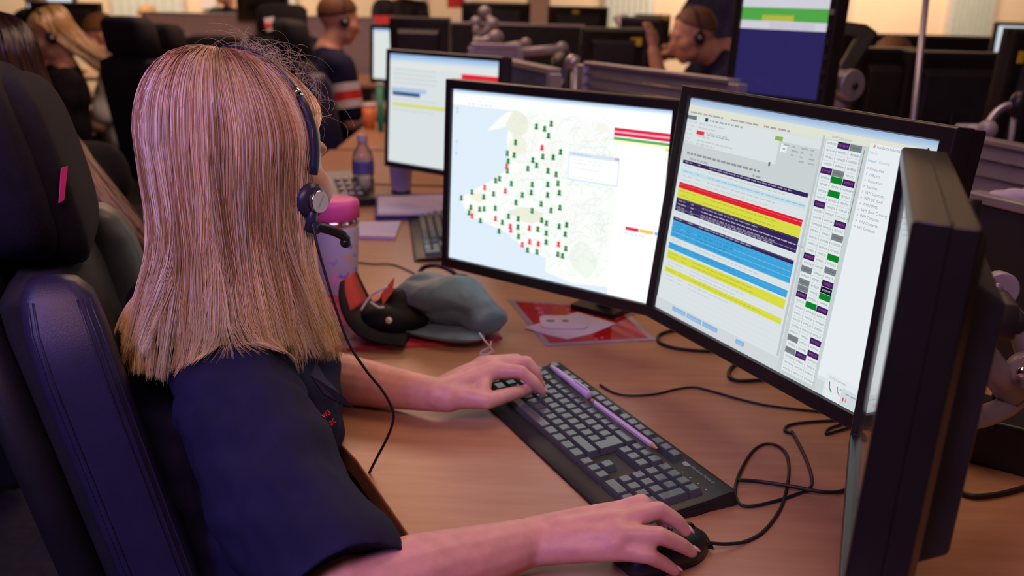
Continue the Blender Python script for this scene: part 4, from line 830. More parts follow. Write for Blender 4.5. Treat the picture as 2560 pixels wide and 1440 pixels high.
def hand(mb, W_, fingers, el):
    ax = (W_ - el).normalized(); mc = [fingers[k][0][0] for k in ('index', 'middle', 'ring', 'little')]
    side = (mc[0] - mc[3]).normalized()
    for i, f in enumerate(('index', 'middle', 'ring', 'little')):
        base = W_ + side * (0.010 - 0.0065 * i) - ax * 0.022; P, rd = fingers[f]
        chain(mb, [base, lerp(base, P[0], 0.55) + Vector((0, 0, 0.001)), P[0]], [0.0190, 0.0155, rd[0] * 1.08]); chain(mb, P, rd)
    for i in range(3): capsule(mb, lerp(W_, mc[i], 0.25), lerp(mc[i], mc[i + 1], 0.5) - ax * 0.006, 0.016, 0.0125)
    P, rd = fingers['thumb']; chain(mb, [W_ - ax * 0.015 + side * 0.004, P[0], P[1]], [0.021, 0.0165, rd[1]]); chain(mb, P, rd)
    capsule(mb, lerp(P[0], P[1], 0.6), mc[0] - ax * 0.012, 0.0130, 0.0110)
hand(b, RW, RHf, RE); hand(b, LW, LHf, LE)
for s in (1, -1):   # thighs and shins under the worktop
    hip = PV + Vector((0.5 * s * 0.09 * 0.7, -s * 0.085, 0.0)); kn = hip + Vector((0.40, 0.14, -0.02)); ft_ = kn + Vector((0.02, 0.0, -0.46))
    chain(b, [hip, kn, ft_], [0.075, 0.055, 0.04])
remeshed('body', b, M_skin, 0.0027, woman, 7, None, W0)
def nail(P, r, up=(0, 0, 1)):
    t = (P[3] - P[2]).normalized(); u = Vector(up) - t * Vector(up).dot(t); u.normalize(); s_ = t.cross(u)
    c = P[3] + u * r * 0.80 + t * r * 0.25
    Mx = Matrix((t, s_, u)).transposed(); n_ = MB(); n_.ball(tuple(c - W0), (r * 0.95, r * 0.70, r * 0.26), Mx, 12, 8); n_.build('fingernail', M_nail, woman, smooth=True)
for d_ in (RHf, LHf):
    for f in d_: nail(d_[f][0], d_[f][1][3])
nail([Vector(p) for p in LHf['thumb'][0]], 0.0080, (0.1, -0.75, 0.6))
head_extras(woman, HM)

# shirt: torso, yoke and loose half sleeves as one garment
sh = MB()
ft3, rt3 = Vector((0.866, 0.5, 0)), Vector((0.5, -0.866, 0))
capsule(sh, NB + Vector((0, 0, -0.045)), CH, 0.085, 0.128); capsule(sh, CH, PV + Vector((0.0, 0, 0.03)), 0.126, 0.135)
capsule(sh, CH + ft3 * 0.050 + Vector((0, 0, 0.03)), PV + ft3 * 0.03 + Vector((0, 0, 0.06)), 0.112, 0.118); capsule(sh, CH + rt3 * 0.055 + ft3 * 0.03, PV + rt3 * 0.06 + ft3 * 0.02 + Vector((0, 0, 0.05)), 0.105, 0.115); capsule(sh, CH - rt3 * 0.055 + ft3 * 0.03, PV - rt3 * 0.06 + Vector((0, 0, 0.05)), 0.105, 0.115)
capsule(sh, NB + Vector((0, 0, -0.03)), RS, 0.062, 0.070); capsule(sh, NB + Vector((0, 0, -0.03)), LS, 0.062, 0.068)
RH_, LH_ = lerp(RS, RE, 0.94), lerp(LS, LE, 0.80)
chain(sh, [RS, lerp(RS, RE, 0.5) + Vector((-0.006, 0, -0.006)), RH_], [0.074, 0.073, 0.070]); chain(sh, [LS, LH_], [0.070, 0.064])
def folds(co, no):
    d = co - np.array(RS); ax = np.array((RE - RS).normalized()); t = d @ ax
    k = 0.0030 * np.sin(38 * t + 14 * co[:, 0] + 9 * co[:, 2]) * (t > -0.02) + 0.0035 * np.sin(26 * co[:, 2] + 22 * co[:, 0] - 15 * co[:, 1]) + 0.0022 * np.sin(55 * co[:, 0] + 47 * co[:, 1] - 30 * co[:, 2])
    k += 0.0012 * np.sin(120 * co[:, 2] + 60 * co[:, 1])
    p = co - np.array(lerp(NB, RS, 0.75)); seam = np.exp(-((p @ np.array([0.45, -0.8, -0.4])) - 0.05) ** 2 / 0.00012) * 0.003
    # open the sleeve ends: flatten what lies beyond the hem
    co = co + no * (k - seam)[:, None]
    for H_, A_ in ((RH_, (RE - RS).normalized()), (LH_, (LE - LS).normalized())):
        A_ = np.array(A_); dd = (co - np.array(H_)) @ A_; rr = np.linalg.norm(co - np.array(H_) - dd[:, None] * A_, axis=1)
        m_ = (dd > 0.012) & (np.linalg.norm(co - np.array(H_), axis=1) < 0.10)
        co[m_] -= A_[None, :] * ((dd[m_] - 0.012) * 1.35)[:, None]
    return co
shirt = remeshed('shirt', sh, M_navy, 0.005, woman, 8, folds, W0)
tr = MB()
for s in (1, -1):
    hip = PV + Vector((0.5 * s * 0.09 * 0.7, -s * 0.085, 0.0)); kn = hip + Vector((0.40, 0.14, -0.02)); ft_ = kn + Vector((0.02, 0.0, -0.46))
    chain(tr, [hip, kn, ft_], [0.095, 0.072, 0.055])
capsule(tr, PV - rt3 * 0.06, PV + rt3 * 0.06, 0.115, 0.115)
remeshed('trousers', tr, M_trs, 0.007, woman, 4, None, W0)
# pointed collar and cuff tip
M_navy2 = mat('navy_collar', (0.020, 0.019, 0.056), 0.8, var=0.1, bump=0.2, bscale=900)
def flap(name, pts, th=0.0022):
    o = MB().add([tuple(Vector(p) - W0) for p in pts], [tuple(range(len(pts)))]).build(name, M_navy2, woman, fixn=False)
    o.modifiers.new('th', 'SOLIDIFY').thickness = th; return o
flap('collar', [atd(786, 905, 1.125), atd(812, 948, 1.13), atd(848, 985, 1.145), atd(882, 1020, 1.165), atd(846, 1008, 1.15), atd(806, 985, 1.12), atd(776, 940, 1.10)])
# red embroidery on the chest
M_emb = mat('red_embroidery', (0.78, 0.03, 0.03), 0.7, var=0.1, bump=0.3, bscale=1500)
def drop_text(txt, size, px0, px1, parent, name, lift=0.0012):
    """lettering laid onto the chest of the finished shirt; size in picture pixels"""
    from mathutils.bvhtree import BVHTree
    vs, fs = text_mesh(txt, size); sm_ = shirt.data
    bv = BVHTree.FromPolygons([v.co + W0 for v in sm_.vertices], [tuple(p.vertices) for p in sm_.polygons])
    d_ = Vector((px1[0] - px0[0], px1[1] - px0[1])).normalized(); u_ = Vector((d_.y, -d_.x)); out = []
    for x, y in vs:
        p_ = Vector(px0) + d_ * (x * 0.8 + 0.15 * y) + u_ * y; h = bv.ray_cast(CAM, _ray(p_.x, p_.y).normalized())
        if h[0] is None: h = bv.find_nearest(atd(p_.x, p_.y, 1.1))
        out.append(h[0] + h[1] * lift - W0)
    return MB().add(out, fs).build(name, M_emb, parent, fixn=False)

# ---- hair: a scalp shell and several thousand strands combed from the crown, held off the shoulders
GOLD = [((0.40, 0.20, 0.10), (0.84, 0.55, 0.36), (0.84, 0.62, 0.26)), ((0.48, 0.26, 0.14), (0.92, 0.68, 0.48), (0.88, 0.70, 0.33)), ((0.22, 0.10, 0.05), (0.50, 0.27, 0.15), (0.62, 0.40, 0.14)), ((0.62, 0.40, 0.25), (0.98, 0.84, 0.70), (0.92, 0.78, 0.44))]
def hair_mat(name, rough=0.25):
    m = bpy.data.materials.new(name); m.use_nodes = True; nt = m.node_tree; b_ = nt.nodes['Principled BSDF']
    a = nt.nodes.new('ShaderNodeAttribute'); a.attribute_name = 'col'; nt.links.new(a.outputs['Color'], b_.inputs['Base Color'])
    b_.inputs['Roughness'].default_value = rough; b_.inputs['Specular IOR Level'].default_value = 0.75
    return m
def strands_mesh(name, P, rad, C, m, parent, W0_):
    """P (n,k,3) points, rad (n,k), C (n,k,3) colours -> one mesh of three-sided strands"""
    n_, k_, _ = P.shape; T = np.gradient(P, axis=1); T /= np.linalg.norm(T, axis=2, keepdims=True) + 1e-9
    ref = np.zeros_like(T); ref[..., 0] = 0.31; ref[..., 1] = 0.9; ref[..., 2] = 0.2
    U1 = np.cross(T, ref); U1 /= np.linalg.norm(U1, axis=2, keepdims=True) + 1e-9; V1 = np.cross(T, U1)
    V = np.empty((n_, k_, 3, 3), dtype=np.float32)
    for j in range(3):
        a = 2 * math.pi * j / 3; V[:, :, j] = P + (U1 * math.cos(a) + V1 * math.sin(a)) * rad[..., None]
    V -= np.array(W0_, dtype=np.float32)
    idx = (np.arange(n_)[:, None, None] * k_ + np.arange(k_ - 1)[None, :, None]) * 3 + np.arange(3)[None, None, :]
    j2 = (np.arange(3) + 1) % 3; idn = (np.arange(n_)[:, None, None] * k_ + np.arange(k_ - 1)[None, :, None]) * 3 + j2[None, None, :]
    F4 = np.stack([idx, idn, idn + 3, idx + 3], axis=-1).reshape(-1, 4)
    me = bpy.data.meshes.new(name); nf = len(F4)
    me.vertices.add(n_ * k_ * 3); me.vertices.foreach_set('co', V.reshape(-1)); me.loops.add(nf * 4); me.loops.foreach_set('vertex_index', F4.reshape(-1).astype(np.int32))
    me.polygons.add(nf); me.polygons.foreach_set('loop_start', np.arange(0, nf * 4, 4, dtype=np.int32)); me.polygons.foreach_set('use_smooth', np.ones(nf, dtype=bool))
    me.update(); me.validate()
    a = me.attributes.new('col', 'FLOAT_COLOR', 'POINT'); c4 = np.ones((n_, k_, 3, 4), dtype=np.float32); c4[..., :3] = C[:, :, None, :]; a.data.foreach_set('color', c4.reshape(-1))
    me.materials.append(m); o = bpy.data.objects.new(name, me); COL.objects.link(o); o.parent = parent; return o
def push_out(P, caps):
    for A, B_, r in caps:
        A, B_ = np.array(A), np.array(B_); ab = B_ - A; t = np.clip(((P - A) @ ab) / (ab @ ab), 0, 1); c = A + t[..., None] * ab; d = P - c; l = np.linalg.norm(d, axis=-1)
        k = np.where(l < r, r / np.maximum(l, 1e-6), 1.0); P = c + d * k[..., None]
    return P
def drape(P, caps):
    """each strand is laid down from its root, sliding over the shoulders and keeping its length"""
    Q = P.copy(); Q[:, 0] = push_out(P[:, 0], caps)
    for i in range(1, P.shape[1]):
        st = P[:, i] - P[:, i - 1]; sl = np.linalg.norm(st, axis=1, keepdims=True); q = push_out(Q[:, i - 1] + st, caps)
        for _ in range(2):
            d = q - Q[:, i - 1]; q = push_out(Q[:, i - 1] + d / (np.linalg.norm(d, axis=1, keepdims=True) + 1e-9) * sl, caps)
        Q[:, i] = q
    return Q
def comb(n, k, M, length, seed, pal, caps, az=(R(62), R(298)), crown=(0.0, -0.030), rx=(0.088, 0.110, 0.098), cen=(0, -0.012, 0.030), clumps=330, tipr=0.2, drift=None, r0=0.00044, tuck=None):
    """strands leave the crown, follow the skull to its widest and then hang; az counts clockwise from the face"""
    g = np.random.default_rng(seed); ncl = clumps
    ca = g.uniform(az[0], az[1], ncl); cr = g.uniform(0.05, 1, ncl) ** 0.8; cl_len = g.uniform(0.84, 1.08, ncl); cl_pal = g.integers(0, len(pal), ncl); cl_b = g.uniform(0.72, 1.18, ncl); cph = g.uniform(0, 6.28, (ncl, 3))
    ci = g.integers(0, ncl, n); sp = 0.055
    def paths(a, root, lf, ph, lay):
        s = np.linspace(0, 1, k)[None, :]; a = a[:, None]; root = root[:, None]
        th0 = 0.03 + 1.10 * (1 - root); arc = 0.155 * (1.62 - th0); tot = arc + length * lf[:, None]
        d = s * tot; th = th0 + np.minimum(d, arc) / arc * (1.62 - th0); fall = np.maximum(d - arc, 0)
        ramp = np.clip(s * 6, 0, 1); er = 1.0 + lay[:, None] * ramp - 0.012 * (1 - ramp)
        if tuck:   # front hair swings back behind the ears on its way down
            q = np.clip((th - 0.75) / 0.75, 0, 1); q = q * q * (3 - 2 * q)
            a = np.where(a < math.pi, a + np.maximum(R(tuck) - a, 0) * q, a - np.maximum(a - R(360 - tuck), 0) * q)
        x = np.array(rx[0]) * er * np.sin(th) * np.sin(a); y = -(-np.array(rx[1])) * er * np.sin(th) * np.cos(a); z = rx[2] * er * np.cos(th)
        cx_ = crown[0] * np.cos(th * 0.9) ** 2; cy_ = crown[1] * np.cos(np.minimum(th, 1.57)) ** 1.5
        x = x + cx_; y = y + cy_
        f = fall / max(length, 1e-6)
        shrink = 1 - 0.26 * np.clip(f * 1.8, 0, 1) * (1 - 0.25 * np.clip(f * 2.2 - 0.9, 0, 1))
        x = x * shrink; y = y * shrink; z = z - fall
        wv = 0.0055 * np.clip(f * 1.6, 0, 1)
        x = x + wv * np.sin(4.5 * f + ph[:, 0:1]); y = y + wv * np.sin(4.0 * f + ph[:, 1:2])
        return np.stack([x, y, z], -1), f
    guide, _ = paths(ca, cr, cl_len, cph, g.uniform(-0.02, 0.05, ncl))
    guide[..., :2] += g.normal(0, 0.0075, (ncl, 1, 2)) * np.linspace(0, 1, k)[None, :, None] ** 2
    a = ca[ci] + g.normal(0, sp, n); root = np.clip(cr[ci] + g.normal(0, 0.12, n), 0.02, 1); lay = g.uniform(-0.03, 0.06, n)
    L, f = paths(a, root, cl_len[ci] * g.uniform(0.93, 1.03, n), cph[ci] + g.normal(0, 0.12, (n, 3)), lay)
    s = np.linspace(0, 1, k)[None, :, None]; w_ = 0.88 * s ** 2.4
    L = L * (1 - w_) + (guide[ci] + g.normal(0, 0.0020, (n, 1, 3))) * w_
    L[..., :2] += (g.normal(0, 0.0005, (n, 1, 2)) * np.sin(s * g.uniform(3, 6, (n, 1, 1))))
    R3 = np.array(M.to_3x3()); cw = np.array(M @ Vector(cen))
    # hang along gravity: the part past the skull keeps the world's vertical
    P = L @ R3.T + cw
    if drift is not None: P = drift(P, f, a)
    if caps: P = drape(P, caps)
    rad = r0 * (1 - (1 - tipr) * np.linspace(0, 1, k)[None, :] ** 3) * np.clip(np.linspace(0, 1, k)[None, :] * 8 + 0.3, 0, 1) * g.uniform(0.75, 1.25, (n, 1))
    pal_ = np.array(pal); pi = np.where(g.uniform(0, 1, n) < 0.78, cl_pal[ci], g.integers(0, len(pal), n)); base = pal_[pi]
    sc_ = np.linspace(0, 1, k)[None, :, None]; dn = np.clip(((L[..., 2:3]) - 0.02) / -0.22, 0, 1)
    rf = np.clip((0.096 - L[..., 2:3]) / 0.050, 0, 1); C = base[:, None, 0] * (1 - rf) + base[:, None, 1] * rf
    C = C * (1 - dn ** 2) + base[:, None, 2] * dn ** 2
    C = C * (cl_b[ci] * g.uniform(0.91, 1.09, n))[:, None, None]
    return P, rad, C
def w_drift(P, f, a):
    back = np.clip((-np.cos(a))[:, None], 0, 1); rgt = np.clip((np.sin(a))[:, None], 0, 1); lft = np.clip((-np.sin(a))[:, None], 0, 1)
    P = P.copy(); g_ = np.clip(f, 0, 1)
    P[..., 0] += g_ ** 1.6 * (-0.004 * back * (1 - rgt) - 0.006 * lft + 0.060 * rgt ** 2); P[..., 1] += g_ ** 1.6 * (-0.045 * back + 0.01 * rgt)
    return P
SHC = [(NB + Vector((0, 0, -0.03)), RS, 0.073), (NB + Vector((0, 0, -0.03)), LS, 0.066), (NB + Vector((0, 0, -0.045)), CH, 0.108), (CH + Vector((0.02, -0.02, 0)), PV, 0.136), (RS, RE, 0.079), (HM @ Vector((0, -0.02, -0.05)), NB, 0.056)]
HAIR = hair_mat('blonde_hair')
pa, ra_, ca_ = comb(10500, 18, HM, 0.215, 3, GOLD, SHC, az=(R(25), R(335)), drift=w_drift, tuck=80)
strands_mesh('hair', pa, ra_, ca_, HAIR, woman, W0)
cap_ = MB()      # scalp under the strands
cap_.ball(tuple(HM @ Vector((0, -0.014, 0.032)) - W0), (0.0805, 0.1005, 0.0915), HM.to_3x3(), 32, 20)
cap_.ball(tuple(HM @ Vector((0, -0.050, -0.035)) - W0), (0.060, 0.048, 0.075), HM.to_3x3(), 24, 16)
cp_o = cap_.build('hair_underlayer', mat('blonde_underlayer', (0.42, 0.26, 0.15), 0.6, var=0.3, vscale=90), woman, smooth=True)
# loose curling wisps above the parting
g = np.random.default_rng(21); nw, kw = 260, 14
az_ = g.uniform(R(-40), R(150), nw); th_ = g.uniform(0.1, 1.25, nw); s = np.linspace(0, 1, kw)[None, :]
st = np.stack([0.088 * np.sin(th_) * np.sin(az_), 0.106 * np.sin(th_) * np.cos(az_) - 0.012, 0.030 + 0.099 * np.cos(th_)], -1)
outw = st - np.array([0, -0.012, 0.03]); outw /= np.linalg.norm(outw, axis=1, keepdims=True)
tg = np.cross(outw, g.normal(0, 1, (nw, 3))); tg /= np.linalg.norm(tg, axis=1, keepdims=True); ln = g.uniform(0.012, 0.050, nw) * np.where(g.uniform(0, 1, nw) < 0.2, 1.5, 1)
Lw = st[:, None] + outw[:, None] * (np.sin(s * math.pi * g.uniform(0.7, 1.05, (nw, 1))) * (ln * 0.30)[:, None])[..., None] + tg[:, None] * (s * ln[:, None])[..., None]
Pw = Lw @ np.array(HM.to_3x3()).T + np.array(HM.translation)
Cw = np.ones((nw, kw, 3)) * np.array([0.62, 0.50, 0.42])
strands_mesh('loose_hair', Pw, np.full((nw, kw), 0.00013), Cw, HAIR, woman, W0)

# ------------------------------------------------------------------ headset on her head
M_hs = mat('headset_plastic', (0.030, 0.028, 0.055), 0.36, var=0.08)
M_pad = mat('headset_sleeve', (0.022, 0.020, 0.050), 0.5, var=0.1)
hs = empty('headset', HC); tag(hs, 'black office headset with silver ear disc and microphone boom worn over blonde hair', 'headset')
def hl(x, y, z): return HM @ Vector((x, y, z)) - HC
band = [hl(0.0985 * math.sin(t), -0.020 + 0.020 * math.sin(abs(t)) ** 2, 0.022 + 0.108 * math.cos(t)) for t in np.linspace(R(-112), R(104), 40)]
nb = len(band)
MB().tube(band[8:31], 0.0030, 8, flat=0.6).build('steel_band', M_hs, hs, smooth=True)
MB().tube(band[30:39], [0.0050] + [0.0062] * 7 + [0.0058], 10, flat=0.75).build('sleeve', M_pad, hs, smooth=True)
MB().tube(band[29:31], 0.0046, 10).build('slider', M_chrome, hs, smooth=True)
MB().tube(band[0:10], [0.004] + [0.0055] * 8 + [0.005], 10, flat=0.75).build('sleeve', M_pad, hs, smooth=True)
ear = hl(0.0965, 0.004, -0.022); nrm = (HM.to_3x3() @ Vector((1, -0.12, 0))).normalized(); q = nrm.to_track_quat('Z', 'Y').to_matrix().to_4x4()
MB().lathe([(0.017, -0.016), (0.020, -0.010), (0.020, -0.002), (0.014, 0.003)], 24, ear, q).build('ear_cup', M_hs, hs, smooth=True)
MB().lathe([(0.0125, 0.002), (0.0128, 0.009), (0.0120, 0.0105)], 28, ear, q).build('disc_rim', M_chrome, hs, smooth=True)
MB().lathe([(0.0119, 0.0100), (0.0119, 0.0110)], 28, ear, q).build('ear_disc', mat('satin_white', (0.62, 0.66, 0.66), 0.4, var=0.03), hs)
vs, fs = text_mesh('Plantronics', 0.0036, 'CENTER')
MB().add([ear + q.to_3x3() @ (Matrix.Rotation(R(60), 3, 'Z') @ Vector((x, y - 0.001, 0.01112))) for x, y in vs], fs).build('lettering', M_leg, hs, fixn=False)
lowp = hl(0.0965, 0.000, -0.054)
MB().tube([ear + nrm * -0.004, lerp(ear, lowp, 0.5), lowp], [0.007, 0.0062, 0.0075], 10).build('boom_mount', M_hs, hs, smooth=True)
bt = hl(0.098, 0.004, -0.050)
MB().lathe([(0.0078, -0.006), (0.0082, 0.004), (0.0070, 0.0062)], 18, bt, q).build('pivot', M_hs, hs, smooth=True)
tipm = atd(868, 600, 1.110) - HC
MB().tube(spline([bt, lerp(bt, tipm, 0.35) + Vector((0, 0, 0.0035)), lerp(bt, tipm, 0.8) + Vector((0, 0, 0.004)), tipm], 5), [0.0058] * 12 + [0.0052] * 4, 10).build('microphone_boom', M_blk, hs, smooth=True)
MB().ball(tuple(tipm + Vector((-0.002, 0, -0.003))), 0.0066).build('microphone', M_blk, hs, smooth=True)
cpx = [(784, 566, 1.070), (792, 610, 1.070), (812, 680, 1.075), (838, 765, 1.08), (872, 858, 1.09), (915, 925, 1.11), (955, 975, 1.125), (980, 1020, 1.14), (983, 1052, 1.15), (968, 1095, 1.16), (942, 1145, 1.175), (920, 1190, 1.19), (905, 1235, 1.21)]
MB().tube([p - HC for p in spline([atd(*p) for p in cpx], 7)], 0.0017, 7).build('cable', M_rub, hs, smooth=True)

# ------------------------------------------------------------------ her chair
CO = Vector((-0.456, 1.160, 0.0)); chair = empty('office_chair', CO, R(-70)); tag(chair, 'tall dark leather control-room chair the blonde operator sits on', 'chair')
M_lea = mat('navy_leather', (0.026, 0.023, 0.062), 0.40, var=0.12, vscale=30, bump=0.16, bscale=750)
M_lea_lit = mat('navy_leather_lit', (0.075, 0.090, 0.088), 0.42, var=0.1, vscale=30, bump=0.14, bscale=750)  # far bolster's leather, with the monitors' light painted into its colour
M_hfab = mat('charcoal_cloth', (0.012, 0.011, 0.022), 0.9, var=0.15, vscale=60, bump=0.3, bscale=800, spec=0.25)
ysl = lambda z: -0.205 * (z - 0.47)
def rrect(cx, cy, hx, hy, r, z, n=4, tilt=0.0):
    out = []
    for sx, sy, a0 in ((1, 1, 0), (-1, 1, 90), (-1, -1, 180), (1, -1, 270)):
        for i in range(n + 1):
            a = R(a0 + 90 * i / n); out.append((cx + sx * (hx - r) + r * math.cos(a), cy + sy * (hy - r) + r * math.sin(a), z))
    return out
def bolster(sx, m):
    rings = []
    for z, k in ((0.44, 0.75), (0.46, 0.95), (0.52, 1.0), (0.66, 1.0), (0.80, 1.0), (0.92, 1.0), (0.968, 0.97), (0.998, 0.86), (1.013, 0.60), (1.018, 0.2)):
        hx_, hy_, xc_ = (0.030, 0.040, 0.228) if sx > 0 else (0.050, 0.060, 0.205); rings.append(rrect(sx * xc_ - sx * (0.03 if z > 0.985 else 0.012 if z > 0.955 else 0), ysl(z) + 0.015, hx_ * k, hy_ * k, (0.018 if sx > 0 else 0.032) * k, z))
    return MB().loft(rings).build('bolster', m, chair, smooth=True)
bolster(1, M_lea); bolster(-1, M_lea_lit)
for dy in (-0.030, -0.024, 0.024, 0.030, 0.036):
    pts = []
    for z in list(np.linspace(0.48, 0.92, 20)) + [0.945, 0.968, 0.985, 0.997]:
        k_ = float(np.interp(z, (0.92, 0.968, 0.998), (1.0, 0.97, 0.86))); shf = float(np.interp(z, (0.92, 0.968, 0.998), (0.0, 0.012, 0.03)))
        pts.append((0.228 - shf + 0.012 * k_ + math.sqrt(max((0.018 * k_) ** 2 - (max(abs(dy) - 0.022, 0) * k_) ** 2, 0)) + 0.0002, ysl(z) + 0.015 + dy * k_, z))
    MB().tube(pts, 0.0013, 6).build('seam', M_lea, chair, smooth=True)
rings = []
for z, k in ((0.46, 0.7), (0.50, 1.0), (0.75, 1.0), (0.95, 1.0), (0.985, 0.9), (1.0, 0.5)): rings.append(rrect(0, ysl(z) - 0.012, 0.196, 0.040 * k, 0.02 * k, z))
MB().loft(rings).build('backrest', M_dark, chair, smooth=True)
rings = []
for z, k in ((0.40, 0.8), (0.43, 1.0), (0.98, 1.0), (1.02, 0.7)): rings.append(rrect(0, ysl(z) - 0.075, 0.20 * k, 0.024, 0.02, z))
MB().loft(rings).build('back_shell', M_blk, chair, smooth=True)
def winged(cx, hx, k, zs, yo, th, m, name, r=0.045):
    rg = []
    for z, s_ in zs: rg.append([(x, y + 0.5 * x * x, zz) for x, y, zz in rrect(cx, ysl(z) + yo, hx * s_, th * s_, r * s_ * 0.9, z, 6)])
    return MB().loft(rg).build(name, m, chair, smooth=True, sub=1)
zs = [(1.000, 0.25), (1.006, 0.62), (1.025, 0.90), (1.06, 1.0), (1.11, 1.02), (1.155, 1.0), (1.190, 0.93), (1.212, 0.72), (1.220, 0.35)]
winged(0.0, 0.160, 1, zs, -0.026, 0.046, M_hfab, 'headrest')
winged(-0.012, 0.145, 1, [(z - 0.014, s_ * 0.92) for z, s_ in zs], 0.010, 0.040, M_hfab, 'headrest_pad')
from mathutils.bvhtree import BVHTree
CMX = Matrix.Translation(CO) @ Matrix.Rotation(R(-70), 4, 'Z'); hv, hf = [], []
for o_ in chair.children:
    if o_.name.startswith('headrest'): b0 = len(hv); hv += [CMX @ v.co for v in o_.data.vertices]; hf += [tuple(b0 + i_ for i_ in p.vertices) for p in o_.data.polygons]
hb = BVHTree.FromPolygons(hv, hf); tp = []; hc = hb.ray_cast(CAM, _ray(157, 460).normalized()); hp, hn = hc[0] + hc[1] * 0.002, hc[1]
for x, y in [(152, 420), (167, 415), (158, 500), (146, 508)]:
    d_ = _ray(x, y); tp.append(tuple(CMX.inverted() @ (CAM + d_ * ((hp - CAM).dot(hn) / d_.dot(hn)))))
MB().quad(*tp).build('brand_tag', mat('pink_tag', (0.75, 0.04, 0.26), 0.5, var=0.05), chair, fixn=False).modifiers.new('th', 'SOLIDIFY').thickness = 0.0015
MB().loft([rrect(0, 0.27, 0.22, 0.24, 0.06, 0.40), rrect(0, 0.27, 0.25, 0.27, 0.07, 0.425), rrect(0, 0.27, 0.25, 0.27, 0.07, 0.455), rrect(0, 0.27, 0.22, 0.24, 0.06, 0.475)]).build('seat', M_dark, chair, smooth=True)
for sx in (1, -1):
    MB().tube([(sx * 0.27, 0.14, 0.42), (sx * 0.30, 0.14, 0.44), (sx * 0.305, 0.14, 0.60)], 0.014, 8).build('armrest_post', M_blk, chair, smooth=True)
    MB().loft([rrect(sx * 0.305, 0.16, 0.035, 0.11, 0.03, 0.60), rrect(sx * 0.305, 0.16, 0.04, 0.12, 0.03, 0.615), rrect(sx * 0.305, 0.16, 0.035, 0.11, 0.03, 0.63)]).build('armrest', M_blk, chair, smooth=True)
MB().tube([(0, 0.24, 0.10), (0, 0.24, 0.40)], 0.028, 12).build('gas_lift', M_chrome, chair, smooth=True)
for i in range(5):
    a = 2 * math.pi * i / 5 + 0.3; e_ = (0.30 * math.cos(a), 0.24 + 0.30 * math.sin(a), 0.065)
    MB().tube([(0, 0.24, 0.11), e_], [0.026, 0.016], 8).build('base_spoke', M_blk, chair, smooth=True)
    MB().lathe([(0.02, -0.012), (0.029, -0.010), (0.029, 0.010), (0.02, 0.012)], 14, (e_[0], e_[1], 0.03), Matrix.Rotation(R(90), 4, 'X')).build('caster', M_blk2, chair, smooth=True)
# embroidery goes on last, over the finished shirt
drop_text('wa', 27, (808, 1050), (842, 1018), woman, 'embroidery')
drop_text('ac', 27, (826, 1066), (850, 1044), woman, 'embroidery')
# ------------------------------------------------------------------ the rest of the control room
def at(o, p): return tuple(Vector(p) - o.location)
def short_cap(root, M, m, k=1.0, front=0.0):
    b_ = MB(); b_.ball((0, 0, 0), 1.0)
    o = MB(); pts = []
    n_u, n_v = 28, 12; rings = []
    for j in range(n_v + 1):
        ring = []
        for i in range(n_u):
            a = 2 * math.pi * i / n_u; lim = 1.95 - 0.85 * (0.5 + 0.5 * math.cos(a)) ** 1.2 - front * (0.5 + 0.5 * math.cos(a)) ** 3
            th = 0.03 + (lim - 0.03) * j / n_v; w_ = 1.0 + 0.02 * math.sin(5 * a + 3 * j)
            ring.append(M @ Vector((0.0815 * w_ * math.sin(th) * math.sin(a), -0.014 + 0.1025 * w_ * math.sin(th) * math.cos(a), 0.032 + 0.0935 * w_ * math.cos(th))) - root.location)
        rings.append(ring)
    o.loft(rings, cap=True); return o.build('hair', m, root, smooth=True)
